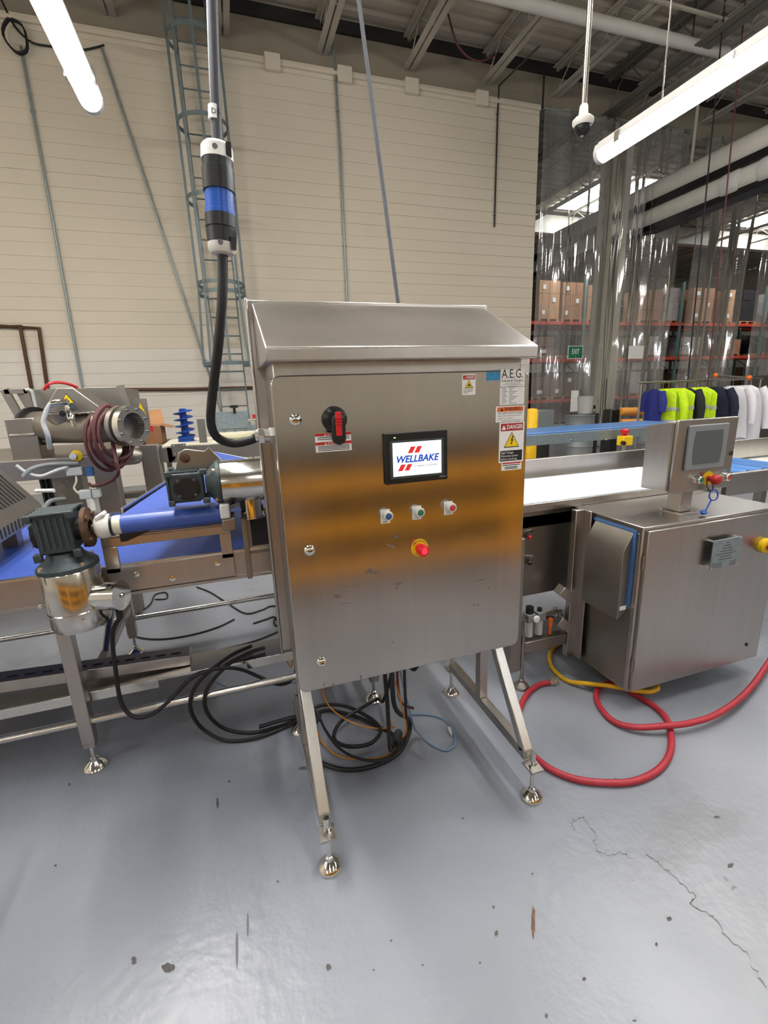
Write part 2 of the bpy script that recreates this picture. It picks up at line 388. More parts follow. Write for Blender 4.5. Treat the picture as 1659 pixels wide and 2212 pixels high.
# column in the opening
c = oy(1318, 600, WY+.1)
m = MB().box(c.x-.27, c.x+.27, WY-.02, WY+.03, 0, LEDGE).box(c.x-.27, c.x+.27, WY+.3, WY+.35, 0, LEDGE).box(c.x-.06, c.x+.06, WY+.03, WY+.3, 0, LEDGE)
col = m.build('column', 'column_paint', bevel=.01); struct(col, 'tall grey steel column standing in the curtained opening', 'column')
MB().box(c.x-.3, c.x+.3, WY-.05, WY+.38, 0, 2.42).build('column_guard', 'column_paint', col, bevel=.02)
# wall conduits and cables
def conduit(pts, r, m, label, cat='conduit', clips=(), name='wall_conduit', n=8, sm=0):
    o = MB().tube(pts, r, n, sm).build(name, m); tag(o, label, cat)
    for p in clips: MB().box(p[0]-.03, p[0]+.03, p[1]-.01, WY, p[2]-.012, p[2]+.012).build('clip', 'galvanised', o)
    return o
W1 = WY-.03
def wp(x, y): return oy(x, y, W1)
conduit([wp(718, 62), wp(733, 300), wp(742, 480), wp(752, 700), wp(757, 860)], .019, 'galvanised', 'steel conduit running straight down the middle of the block wall', clips=[wp(729, 240), wp(745, 530)])
conduit([oy(1165, 100, 7.4), wp(1078, 185), wp(1075, 245), wp(1068, 490)], .016, 'dark_steel', 'thin dark conduit dropping down the wall near the curtained opening', clips=[wp(1075, 245), wp(1069, 463)])
conduit([wp(45, 100), wp(105, 430), wp(178, 838)], .02, 'galvanised', 'steel conduit at far left running down behind the depositor', clips=[wp(70, 240)])
conduit([wp(220, 105), wp(330, 440), wp(445, 790), wp(500, 960)], .018, 'galvanised', 'slanting thin pipe on the wall left of the caged ladder')
conduit([wp(205, 842), wp(400, 841), wp(563, 837), wp(760, 830)], .03, 'copper_pipe', 'long level pipe low along the white band of the wall', 'pipe', name='wall_pipe')
conduit([wp(-30, 703), wp(84, 709), wp(104, 850)], .032, 'copper_pipe', 'dark copper pipe bending down the wall at the left edge', 'pipe', name='wall_pipe')
conduit([wp(-30, 708), wp(43, 703), wp(70, 850)], .03, 'copper_pipe', 'second dark copper pipe bending down nearer the left edge', 'pipe', name='wall_pipe')
conduit([wp(3, 0), wp(20, 35), wp(38, 65), wp(70, 92), wp(110, 100), wp(170, 108), wp(205, 103), wp(225, 97)], .014, 'rubber', 'black cable drooping along the top of the wall at left', 'cable', name='wall_cable', sm=4)
lp = [wp(38, 85)+V(.14*math.sin(a)*(1+.1*math.sin(3*a)), -.02-.004*a, .2*math.cos(a)) for a in [i*.35 for i in range(54)]]
conduit(lp, .012, 'rubber', 'coil of black cable hung on the wall at the upper left', 'cable', name='cable_coil')
conduit([oy(968, 30, 8.6), oy(985, 90, 8.6), oy(1010, 122, 8.6), oy(1040, 132, 8.6), oy(1072, 118, 8.8)], .016, 'brown_hose', 'reddish cable looping below the roof joists', 'cable', name='roof_cable', sm=5)
conduit([wp(1176, 150), wp(1172, 235)], .02, 'dark_steel', 'short dark pipe at the top of the wall end')
# ------------------------------------------------------------------ caged ladder on the wall
LX0, LX1 = wp(453, 648).x*.98-.02, wp(508, 648).x*.98+.02; LY = 9.18; LC = (LX0+LX1)/2
lad = thing('caged_ladder', 'tall grey fixed ladder with a hooped safety cage on the wall', 'ladder', (LC, LY, 0))
ZL0 = .25
for x in (LX0, LX1): MB().box(x-.012, x+.012, LY-.03, LY+.03, ZL0, ROOF-.1).build('rail', 'ladder_grey', lad)
z = .45
while z < ROOF-.2: MB().cyl((LX0, LY, z), (LX1, LY, z), .012, n=8).build('rung', 'ladder_grey', lad); z += .305
for z in (1.15, 2.55, 4.0, 5.6, 7.1):
    for x in (LX0, LX1): MB().bar((x, LY, z), (x, WY-.01, z), .03, .012).build('wall_bracket', 'ladder_grey', lad)
HR = .37; hy = LY-.33
def hoop(z, flare=1.0):
    a0 = [math.radians(a) for a in range(-35, 216, 10)]
    pts = [V(LC+HR*flare*math.cos(a), hy-HR*flare*math.sin(a), z) for a in a0]
    pts = [V(LX1, LY, z)]+pts+[V(LX0, LY, z)]
    m = MB(); n = len(pts); vs = []
    for i, p in enumerate(pts):
        d = (pts[min(i+1, n-1)]-pts[max(i-1, 0)]).normalized(); nn = d.cross(V(0, 0, 1))
        vs += [p-nn*.004-V(0, 0, .03), p+nn*.004-V(0, 0, .03), p+nn*.004+V(0, 0, .03), p-nn*.004+V(0, 0, .03)]
    fs = [(4*i+j, 4*i+(j+1) % 4, 4*i+4+(j+1) % 4, 4*i+4+j) for i in range(n-1) for j in range(4)]
    return m.add(vs, fs+[(0, 1, 2, 3), (4*n-1, 4*n-2, 4*n-3, 4*n-4)])
zb = oy(480, 787, 8.8).z
for z in (zb, oy(470, 612, 8.7).z, oy(470, 612, 8.7).z-.14, oy(430, 425, 8.7).z, oy(430, 260, 8.7).z, oy(400, 70, 8.7).z): hoop(z, 1.18 if z == zb else 1).build('hoop', 'ladder_grey', lad)
for a in (10, 45, 90, 135, 170):
    ca, sa = math.cos(math.radians(a)), math.sin(math.radians(a)); zz = oy(470, 612, 8.7).z-.1
    m = MB().bar((LC+HR*ca, hy-HR*sa, zz), (LC+HR*ca, hy-HR*sa, ROOF-.15), .04, .008).bar((LC+HR*1.18*ca, hy-HR*1.18*sa, zb), (LC+HR*ca, hy-HR*sa, zz), .04, .008)
    m.build('cage_bar', 'ladder_grey', lad)
# ------------------------------------------------------------------ lamps
def fixture(x, y1, length, z, label, lens='lens', wires=True, cat='light'):
    y0 = y1-length
    t = thing('linear_light', label, cat, (x, (y0+y1)/2, z), 'linear light fittings')
    n = 10; pl = [(x+.052*math.cos(math.pi*(i/n))*-1, 0, z+.03-.062*math.sin(math.pi*i/n)) for i in range(n+1)]
    MB().prism([(p[0], y0+.03, p[2]) for p in pl], (0, length-.06, 0)).build('lens', lens, t, angle=60)
    MB().prism([(x-.056, y0+.03, z+.028), (x+.056, y0+.03, z+.028), (x+.045, y0+.03, z+.075), (x-.045, y0+.03, z+.075)], (0, length-.06, 0)).build('housing', 'fixture_grey', t, bevel=.004)
    for a, b in ((y0, y0+.03), (y1-.03, y1)): MB().prism([(p[0], a, p[2]) for p in pl]+[(x+.04, a, z+.07), (x-.04, a, z+.07)], (0, b-a, 0)).build('end_cap', 'fixture_grey', t)
    for k in range(4):
        yy = y0+.2+k*(length-.4)/3
        for sx in (-1, 1): MB().box(x+sx*.055-.006, x+sx*.055+.006, yy-.02, yy+.02, z+.005, z+.06).build('clip', 'steel_bright', t)
    if wires:
        for yy in (y1-.45, y0+.45):
            MB().cyl((x, yy, z+.07), (x, yy, ROOF), .004, n=6).build('hanger_wire', 'steel_bright', t)
    return t
lp = oz(190, 232, 2.9); rp = oz(1300, 345, 2.9)
fixture(-.46, lp.y, 2.4, 2.9, 'bright linear light hanging at the upper left of the photo')
fixture(rp.x-.02, rp.y, 2.4, 2.9, 'bright linear light hanging at the upper right beside the dome camera')
for x, y, nm in ((-.46, -1.5, 'linear light behind the viewer in line with the left one'), (rp.x, -1.5, 'linear light behind the viewer in line with the right one'),
        (-3.6, 1.8, 'linear light out of frame on the left'), (-3.6, -2.5, 'linear light behind the viewer far left'), (5.6, .5, 'linear light out of frame on the right'), (5.6, -3.2, 'linear light behind the viewer far right')):
    fixture(x, y, 2.4, 2.9, nm)
for x, y, nm in ((-4.6, 5.0, 'high linear light above the depositor, out of frame'), (-1.3, 5.0, 'high linear light above the caged ladder side, out of frame'), (1.4, 2.4, 'high linear light above the cabinet, out of frame'), (5.6, 4.3, 'high linear light above the white belt, out of frame'),
        (9.0, 4.2, 'high linear light above the clothes rail, out of frame')):
    fixture(x, y, 2.4, 6.2 if x == 5.6 else 5.7, nm, 'lens_high')
# skylights over the warehouse
for i, (x0, x1, y0, y1) in enumerate(((11.9, 15.0, 13.2, 15.8), (20.6, 23.6, 13.2, 15.8))):
    t = thing('skylight', ('bright skylight seen through the clear curtain behind the column', 'bright skylight at the right edge above the racks', 'skylight far behind the racks on the left', 'skylight far behind the racks on the right', 'skylight above the front of the warehouse')[i], 'skylight', ((x0+x1)/2, (y0+y1)/2, ROOF-.02))
    box(x0, x1, y0, y1, ROOF-.03, ROOF-.01).build('pane', 'skylight', t, smooth=False)
    for k in range(4): xx = x0+(x1-x0)*k/3; box(xx-.03, xx+.03, y0, y1, ROOF-.07, ROOF-.03).build('glazing_bar', 'joist_paint', t)
# dome camera on its pole
dp = oz(1258, 285, 3.1); t = thing('dome_camera', 'white dome camera hanging on a silver pole from the roof', 'camera', dp)
MB().cyl(dp+V(0, 0, .13), V(dp.x, dp.y, ROOF), .017, n=12).build('pole', 'steel_bright', t)
MB().lathe(dp+V(0, 0, .03), (0, 0, 1), [(.055, 0), (.066, .02), (.066, .035), (.05, .05), (.03, .055), (.026, .11), (.02, .12)], 24).build('housing', 'white_plastic', t)
MB().lathe(dp+V(0, 0, -.025), (0, 0, 1), [(0, 0), (.025, .006), (.042, .022), (.05, .045), (.05, .06)], 24).build('dome', 'black_plastic', t)
MB().lathe(dp+V(0, 0, -.03), (0, 0, 1), [(0, 0), (.009, .002), (.012, .01)], 12).build('eye', 'chrome', t)
# guard rail behind the viewer whose orange rails mirror in the cabinet door
t = thing('guard_rail', 'orange three-rail safety barrier standing behind the viewer', 'barrier', (0, -.65, 0))
for x in (-2.5, -.9, 2.3, 3.9): box(x-.06, x+.06, -.72, -.60, 0, 1.0).build('post', 'orange_rail', t, bevel=.01)
for z in (.20, .52, .86): box(-2.6, 4.0, -.60, -.56, z-.056, z+.056).build('rail', 'orange_rail', t, bevel=.015)
for i, x in enumerate((-1.9, -.35, 1.2, 2.75)):  # added bins: unseen dark backdrop that darkens the gaps between the mirrored rails
    t = thing('added_dark_bin', ('leftmost', 'second', 'third', 'rightmost')[i]+' dark storage bin behind the viewer and the orange barrier', 'bin', (x, -1.4, 0), 'dark bins behind the viewer')
    MB().add([(x-.66, -1.75, .1), (x+.66, -1.75, .1), (x+.66, -.85, .1), (x-.66, -.85, .1), (x-.72, -1.8, 1.05), (x+.72, -1.8, 1.05), (x+.72, -.8, 1.05), (x-.72, -.8, 1.05)], [(0, 1, 2, 3), (0, 1, 5, 4), (1, 2, 6, 5), (2, 3, 7, 6), (3, 0, 4, 7), (4, 5, 6, 7)]).build('bin_body', 'dark_steel', t, bevel=.02)
    box(x-.74, x+.74, -1.82, -.78, 1.05, 1.10).build('lid', 'dark_steel', t, bevel=.02)
    for sx in (-.5, .5):
        for yy in (-1.6, -1.0): MB().cyl((x+sx, yy-.03, .05), (x+sx, yy+.03, .05), .05, n=16).build('wheel', 'rubber', t)
# chips, scratches and the peeling edge of the floor paint
def blot(px, py, rx, ry, m, seed, name='paint_chip'):
    rd = random.Random(seed); n = 18; c0 = oz(px, py, 0)
    vs = []
    for i in range(n):
        a = 2*math.pi*i/n; k = rd.uniform(.7, 1.15); q = oz(px+rx*k*math.cos(a), py+ry*k*math.sin(a), 0); vs.append((q.x, q.y, .0008))
    MB().add(vs, [tuple(range(n))]).build(name, m, fl, smooth=False)
for i, (a, b, c_, d) in enumerate(((363, 2091, 14, 11), (289, 2075, 6, 10), (1072, 2017, 4, 7), (1066, 1960, 3, 4), (1578, 1870, 7, 6), (1418, 2040, 3, 5), (710, 2090, 6, 8), (807, 2096, 3, 3), (913, 2085, 3, 3), (1037, 2080, 3, 3), (470, 1735, 3, 12), (495, 1688, 3, 3), (655, 1660, 10, 5), (1150, 1888, 3, 3), (120, 1870, 3, 3), (1262, 2115, 4, 5), (1180, 2195, 4, 6), (1445, 1985, 6, 5), (150, 1695, 3, 3), (1548, 1765, 8, 3), (1000, 1768, 3, 2), (845, 2032, 3, 3), (600, 1905, 3, 3), (1370, 2205, 5, 3))): blot(a, b, c_, d, 'floor_chip', i)
blot(1152, 1992, 5, 34, 'floor_rust', 91, 'paint_scratch'); blot(512, 2050, 3, 40, 'floor_line', 92, 'paint_scratch'); blot(535, 2000, 3, 30, 'floor_line', 93, 'paint_scratch')
def peel(pts, wd, seed):
    rd = random.Random(seed); P_ = []
    for i in range(len(pts)-1):
        for k in range(6):
            t = k/6; P_.append((pts[i][0]+(pts[i+1][0]-pts[i][0])*t+rd.uniform(-5, 5), pts[i][1]+(pts[i+1][1]-pts[i][1])*t+rd.uniform(-4, 4)))
    vs = []; fs = []
    for i, (a, b) in enumerate(P_):
        q = oz(a, b, 0); w2 = wd*rd.uniform(.3, 1.2); vs += [(q.x-w2, q.y-w2*.6, .0008), (q.x+w2, q.y+w2*.6, .0008)]
        if i: fs.append((2*i-2, 2*i-1, 2*i+1, 2*i))
    MB().add(vs, fs).build('peeling_edge', 'floor_line', fl, smooth=False)
peel([(1240, 1800), (1236, 1772), (1262, 1766), (1283, 1800), (1285, 1835), (1312, 1848), (1345, 1842), (1370, 1860)], .0022, 1)
peel([(1395, 1845), (1425, 1868), (1470, 1905), (1500, 1935), (1490, 1950), (1540, 1980), (1560, 2015), (1610, 2060), (1640, 2110), (1665, 2135)], .0025, 2)
# ================================================================== the control cabinet
YD = 1.36                                            # front of the door
def D(x, y): return oy(x, y, YD)
X0, X1 = .120, .960
cab = thing('control_cabinet', 'tall stainless control cabinet with sloped hood and screen on splayed legs', 'cabinet', (.54, 1.55, 0))
box(.132, .948, 1.388, 1.69, .535, 1.64).build('body', 'steel', cab, bevel=.006)
MB().box(.098, .99, 1.69, 1.705, .525, 1.812).box(.09, .098, 1.66, 1.705, .525, 1.812).build('back_flange', 'steel', cab, bevel=.003)
MB().prism([(.112, 1.335, 1.592), (.112, 1.335, 1.630), (.112, 1.688, 1.802), (.112, 1.688, 1.592)], (.862, 0, 0)).build('hood', 'steel', cab, bevel=.005, seg=3)
dr = MB().plate(((X0+X1)/2, YD+.026, (.545+1.557)/2), (1, 0, 0), (0, 0, 1), X1-X0, 1.557-.545, .028, .026, 6).build('door', 'steel_door', cab, bevel=.004, seg=3)
box(.126, .95, 1.384, 1.389, .55, 1.55).build('gasket', 'rubber', cab)
# lift-off hinges on the right, latches on the left
for p in (D(638, 907), D(669, 1189), D(695, 1430)):
    MB().lathe(p+V(0, .002, 0), (0, -1, 0), [(.0175, 0), (.0175, .004), (.013, .010), (.007, .0125), (0, .013)], 24).build('latch', 'chrome', dr)
    MB().box(p.x-.006, p.x+.006, p.y-.0125, p.y-.009, p.z-.0015, p.z+.0015).build('latch_slot', 'ink', dr)
# rotary disconnect
p = D(722, 905)
ro = MB().lathe(p+V(0, .001, 0), (0, -1, 0), [(.037, 0), (.037, .010), (.034, .016), (.028, .022), (.026, .03), (0, .031)], 32).build('disconnect_base', 'black_plastic', cab)
m = MB().plate(p+V(.002, -.026, -.028), (1, 0, 0), (0, 0, 1), .040, .088, .019, .024, 7); m.build('handle', 'black_plastic', ro, bevel=.006, seg=3)
m = MB().plate(p+V(.001, -.049, -.012), (1, 0, 0), (0, 0, 1), .018, .068, .004, .004, 3)
m.build('red_insert', 'red_plastic', ro, label='ribbed red insert of the switch handle', bevel=.0015)
for k in range(3): MB().cyl(p+V(-.009, -.0535, .004-.008*k), p+V(.011, -.0535, .004-.008*k), .002, n=8).build('grip_rib', 'red_plastic', ro)
# touch screen
L, R, T, B = D(829, 990), D(963, 980), D(895, 932), D(898, 1040)
hx, hz, hw, hh = (L.x+R.x)/2, (T.z+B.z)/2, R.x-L.x, T.z-B.z
hmi = MB().plate((hx, YD, hz), (1, 0, 0), (0, 0, 1), hw, hh, .003, .014, 3).build('touch_screen', 'black_plastic', cab, label='black framed touch screen showing a company logo', bevel=.003)
sw, sh = hw*.775, hh*.66; sx, sz = hx+.001, hz-.003; ys = YD-.0150
MB().plate((sx, YD-.0135, sz), (1, 0, 0), (0, 0, 1), sw+.018, sh+.014, .002, .001, 2).build('screen_surround', 'cast_grey', hmi)
MB().box(sx-sw/2, sx+sw/2, ys, ys+.001, sz-sh/2, sz+sh/2).build('display', 'screen', hmi, label='lit white display', smooth=False)
yt = ys-.0004
MB().text('WELLBAKE', (sx-.002, yt, sz-.001), .030, shear=.25, fit=sw*.88, bold=.03).build('lettering', 'logo_blue', hmi, smooth=False)
MB().text('The Highway to Automation', (sx+.026, yt, sz-.0235), .010, fit=sw*.52).build('lettering', 'ink_grey', hmi, smooth=False)
for x, zc in ((-.020, .028), (.002, .028), (-.054, -.026), (-.032, -.026)):
    q = V(sx+x, yt, sz+zc); MB().add([q+V(-.013, 0, -.010), q+V(.003, 0, -.010), q+V(.014, 0, .010), q+V(-.002, 0, .010)], [(0, 1, 2, 3)]).build('logo_stripe', 'logo_red', hmi, smooth=False)
MB().box(hx-hw*.36, hx-hw*.33, YD-.0145, YD-.0135, hz+hh*.40, hz+hh*.42).build('status_light', 'led_green', hmi)
MB().text('OMRON', (hx+hw*.41, YD-.0143, hz-hh*.43), .006).build('lettering', 'paper_grey', hmi, smooth=False)
# push buttons
def push_button(p, col, word, lab):
    b = MB().lathe(p+V(.002, -.001, .004), (0, -1, 0), [(.0155, 0), (.0155, .006), (.0135, .010), (.0165, .014), (.0165, .024), (.0145, .029), (.011, .030), (.011, .026), (0, .026)], 24).build('push_button', 'button_boot', cab, label=lab)
    MB().plate(p+V(0, .0003, -.002), (1, 0, 0), (0, 0, 1), .031, .046, .001, .0022, 2).build('legend_plate', 'paper', b)
    MB().lathe(p+V(.002, -.026, .004), (0, -1, 0), [(.0105, 0), (.0105, .003), (.009, .004), (0, .0042)], 20).build('button_cap', col, b)
    MB().text(word, (p.x, p.y-.0024, p.z-.0205), .0075, bold=.01).build('lettering', 'ink', b, smooth=False)
push_button(D(832, 1114), 'button_blue', 'RESET', 'blue reset button on a white plate')
push_button(D(900, 1106), 'button_green', 'START', 'green start button on a white plate')
push_button(D(968, 1096), 'button_red', 'STOP', 'red stop button on a white plate')
p = D(906, 1183)
es = MB().lathe(p+V(0, .001, 0), (0, -1, 0), [(.0305, 0), (.0305, .003), (.029, .0035), (0, .0035)], 36).build('emergency_stop', 'yellow', cab, label='lit red emergency stop on a yellow ring')
MB().lathe(p+V(0, -.002, 0), (0, -1, 0), [(.016, 0), (.016, .014), (.0195, .018), (.0205, .028), (.0185, .038), (.013, .042), (0, .043)], 28).build('mushroom', 'red_lit', es)
MB().lathe(p+V(0, -.0445, 0), (0, -1, 0), [(.010, 0), (.007, .001), (0, .0014)], 20).build('lamp_window', 'red_glow', es)
for wrd, a0, a1, s in (('EMERGENCY', 150, 30, 1), ('STOP', 235, 305, -1)):
    m = MB()
    for i, ch in enumerate(wrd):
        a = math.radians(a0+(a1-a0)*i/(len(wrd)-1)); rd = .0248
        c_, s_ = math.cos(a), math.sin(a); up = V(c_, 0, s_)*s; rt = V(s_, 0, -c_)*s
        m.text(ch, (p.x+rd*c_, p.y-.0030, p.z+rd*s_), .0085, ax=rt, ay=up, bold=.01)
    m.build('lettering', 'ink', es, smooth=False)
# stickers
YS = YD-.0012
def sticker(a, b, name='sticker', m='paper', label=None, r=.003):
    """a, b: pixel of the left-top and right-bottom corner on the door"""
    mx, my = (a[0]+b[0])/2, (a[1]+b[1])/2
    l, rr, t, bt = D(a[0], my), D(b[0], my), D(mx, a[1]), D(mx, b[1])
    o = V((l.x+rr.x)/2, YD, (t.z+bt.z)/2); wd, hg = rr.x-l.x, t.z-bt.z
    ob = MB().plate(o, (1, 0, 0), (0, 0, 1), wd, hg, r, .0008, 3).build(name, m, cab, label=label)
    return ob, o, wd, hg
def band(st, o, wd, hg, u0, u1, v0, v1, m, name='print_band', k=0):
    """a printed field, u from left 0..1, v from top 0..1"""
    y = YD-.0009-.00015*k
    return MB().add([(o.x+(u0-.5)*wd, y, o.z+(.5-v0)*hg), (o.x+(u1-.5)*wd, y, o.z+(.5-v0)*hg), (o.x+(u1-.5)*wd, y, o.z+(.5-v1)*hg), (o.x+(u0-.5)*wd, y, o.z+(.5-v1)*hg)], [(0, 1, 2, 3)]).build(name, m, st, smooth=False)
def word(st, o, wd, hg, t, u, v, size, m='ink', align='CENTER', fit=None, bold=0, k=2):
    MB().text(t, (o.x+(u-.5)*wd, YD-.0009-.00015*k, o.z+(.5-v)*hg), size, align=align, fit=fit, bold=bold).build('lettering', m, st, smooth=False)
def tri(st, o, wd, hg, u, v, s, m, k=2, name='pictogram'):
    y = YD-.0009-.00015*k; c = V(o.x+(u-.5)*wd, y, o.z+(.5-v)*hg)
    MB().add([c+V(-s*.58, 0, -s*.5), c+V(s*.58, 0, -s*.5), c+V(0, 0, s*.5)], [(0, 1, 2)]).build(name, m, st, smooth=False)
# guard warning
s = sticker((998, 808), (1027, 853), label='small danger sticker with crushed hand sign'); w_, h_ = s[2], s[3]
band(*s, .06, .94, .06, .26, 'label_dred'); word(*s, 'DANGER', .58, .16, .011, 'paper', fit=w_*.58, bold=.02); tri(*s, .18, .16, .007, 'label_orange')
tri(*s, .5, .47, .026, 'ink'); tri(*s, .5, .475, .021, 'label_yellow', 3)
q = V(s[1].x, YD-.0016, s[1].z+(.5-.50)*h_)
MB().add([q+V(-.007, 0, -.005), q+V(.007, 0, -.005), q+V(.005, 0, -.001), q+V(.001, 0, .001), q+V(.002, 0, .005), q+V(-.002, 0, .002), q+V(-.003, 0, -.002)], [(0, 1, 2, 3, 4, 5, 6)]).build('pictogram', 'ink', s[0], smooth=False)
for i, tx in enumerate(('Do not operate', 'without guards', 'in place.')): word(*s, tx, .1, .74+.08*i, .0052, align='LEFT', bold=.008)
# blue tape scrap
s = sticker((1051, 803), (1080, 822), 'tape_scrap', 'blue_tape', 'scrap of blue tape', .001)
# maker's plate
s = sticker((1081, 797), (1133, 836), 'name_plate', label='white paper plate of the builder', r=.0005); w_, h_ = s[2], s[3]
word(*s, 'A.E.G.', .49, .28, .040, fit=w_*.88); word(*s, 'Industrial Designs', .49, .64, .013, fit=w_*.88)
for v_, f_ in ((.79, .6), (.87, .84), (.94, .36)): band(*s, .5-f_/2, .5+f_/2, v_-.012, v_+.012, 'ink_grey')
s = sticker((1080, 835), (1132, 874), 'data_table', label='white paper table of ratings', r=.0005)
for i in range(10):
    v_ = .08+.092*i; band(*s, .06, .06+.16+.08*((i*7) % 3)/2, v_-.014, v_+.014, 'ink_grey'); band(*s, .36, .36+.12+.3*((i*5+2) % 7)/7, v_-.014, v_+.014, 'ink_grey', k=0)
    band(*s, .05, .95, v_+.036, v_+.041, 'ink_grey')
# arc flash warning
s = sticker((1071, 877), (1132, 911), label='orange topped warning sticker', r=.0008); w_, h_ = s[2], s[3]
band(*s, .04, .96, .05, .34, 'label_orange'); word(*s, 'WARNING', .58, .19, .016, fit=w_*.58, bold=.015); tri(*s, .2, .19, .011, 'ink')
word(*s, 'ARC FLASH & SHOCK HAZARD', .5, .44, .009, fit=w_*.88, bold=.008)
word(*s, 'Appropriate personal protection', .06, .60, .0062, align='LEFT', fit=w_*.84); word(*s, 'equipment required', .06, .75, .0062, align='LEFT', fit=w_*.54)
band(*s, .04, .96, .86, .875, 'ink'); band(*s, .2, .55, .92, .945, 'ink_grey'); band(*s, .6, .86, .92, .945, 'ink_grey')
# high voltage danger
s = sticker((1078, 912), (1131, 998), label='tall high voltage danger sticker', r=.0008); w_, h_ = s[2], s[3]
band(*s, .05, .95, .025, .21, 'label_dred'); word(*s, 'DANGER', .61, .118, .020, 'paper', fit=w_*.64, bold=.02); tri(*s, .17, .12, .0155, 'paper'); word(*s, '!', .17, .13, .010, 'label_dred', k=3)
tri(*s, .5, .43, .052, 'ink', 1); tri(*s, .5, .435, .045, 'label_yellow', 2)
q = V(s[1].x, YD-.0018, s[1].z+(.5-.45)*h_)
MB().add([q+V(*a) for a in ((.002, 0, .016), (.006, 0, .015), (.002, 0, .004), (.006, 0, .003), (.0005, 0, -.009), (.003, 0, -.009), (-.002, 0, -.015), (-.004, 0, -.007), (-.002, 0, -.008), (.0005, 0, -.0015), (-.004, 0, -.0005))], [tuple(range(11))]).build('pictogram', 'ink', s[0], smooth=False)
band(*s, .05, .95, .70, .965, 'ink')
for i, tx in enumerate(('High Voltage', 'Disconnect power', 'before servicing')): word(*s, tx, .08, .755+.08*i, .0105, 'paper', 'LEFT', fit=w_*(.5, .7, .65)[i])
# small bilingual labels
s = sticker((1083, 998), (1126, 1015), label='small white sticker under the high voltage sign', r=.002)
band(*s, .04, .96, .02, .2, 'label_red')
for v_, a_, b_ in ((.36, .06, .92), (.62, .16, .8), (.8, .16, .8)): band(*s, a_, b_, v_-.05, v_+.05, 'ink')
s = sticker((681, 934), (759, 975), label='red and white lockout stickers under the switch', r=.0005); w_, h_ = s[2], s[3]
for k_, v0 in ((0, 0), (1, .47)):
    band(*s, 0, 1, v0+.01, v0+.16, 'label_red'); word(*s, 'DANGER', .55, v0+.085, .0078, 'paper', fit=w_*.42, bold=.01); tri(*s, .28, v0+.085, .006, 'paper')
    for j in range(2 if k_ == 0 else 4): vv = v0+.23+(.1 if k_ == 0 else .075)*j; band(*s, .06, .94, vv-.018, vv+.018, 'ink')
# worn adhesive and scratches on the door
def scuff(px, py, rx, ry, seed, tilt=0):
    rd = random.Random(seed); n = 12; vs = []
    for i in range(n):
        a = 2*math.pi*i/n; k = rd.uniform(.45, 1.2); dx, dy = rx*k*math.cos(a), ry*k*math.sin(a); q = D(px+dx, py+dy+tilt*dx); vs.append((q.x, YD-.0004, q.z))
    MB().add(vs, [tuple(range(n))]).build('scuff_mark', 'scuff', dr, smooth=False)
for i, a in enumerate(((854, 1159, 8, 4), (844, 1179, 11, 4, .3), (800, 1235, 12, 8), (862, 1262, 9, 3), (858, 1271, 5, 3), (728, 1288, 10, 4), (757, 1268, 18, 1, -.15), (745, 1303, 16, 1, -.1), (1040, 1253, 12, 1, -.3), (1056, 1270, 1.5, 3), (1024, 1307, 1.5, 3), (1032, 1307, 1.5, 3), (780, 1465, 2, 7), (848, 1387, 1.5, 2), (700, 1480, 1.5, 8), (720, 1481, 1.5, 6))): scuff(a[0], a[1], a[2], a[3], i, a[4] if len(a) > 4 else 0)
# cable gland in the left side
g = ox(582, 945, .118); G = V(.118, 1.46, 1.388)
gl = MB().cyl(G+V(.012, 0, 0), G+V(-.006, 0, 0), .026, n=6).cyl(G+V(-.006, 0, 0), G+V(-.022, 0, 0), .021, n=20).cyl(G+V(-.022, 0, 0), G+V(-.04, 0, 0), .025, n=6).cyl(G+V(-.04, 0, 0), G+V(-.05, 0, 0), .021, .016, n=20)
gl.build('cable_gland', 'steel_bright', cab, bevel=.001)
# legs: two side frames of square tube with levelling feet
def level_foot(parent, x, y, ztop, m='chrome', r=.04, stem=.009, name='levelling_foot'):
    o = MB().lathe((x, y, 0), (0, 0, 1), [(r, 0), (r*1.02, .006), (r*.92, .014), (r*.6, .026), (r*.36, .034), (r*.33, .046), (stem, .05), (stem, ztop), (0, ztop)], 24).build(name, m, parent)
    return o
def cabinet_side(x):
    for y, a in ((1.19, 0), (1.86, 0)):
        level_foot(cab, x, y, .20 if y < 1.5 else .19)
        MB().box(x-.026, x+.026, y-.03, y+.03, .135, .143).build('foot_plate', 'steel', cab)
        for zz in (.147, .127): MB().cyl((x, y, zz-.006), (x, y, zz+.006), .016, n=6).build('nut', 'chrome', cab)
    MB().box(x-.019, x+.019, 1.22, 1.85, .145, .185).build('foot_bar', 'steel', cab, bevel=.003)
    MB().box(x-.019, x+.019, 1.55, 1.59, .185, .56).build('post', 'steel', cab, bevel=.003)
    MB().bar((x, 1.235, .175), (x, 1.50, .545), .038, .038, (0, 1, 0)).build('brace', 'steel_bright', cab, bevel=.003)
cabinet_side(.150); cabinet_side(.925)
MB().box(.131, .944, 1.591, 1.626, .49, .534).build('cross_bar', 'steel', cab, bevel=.003)
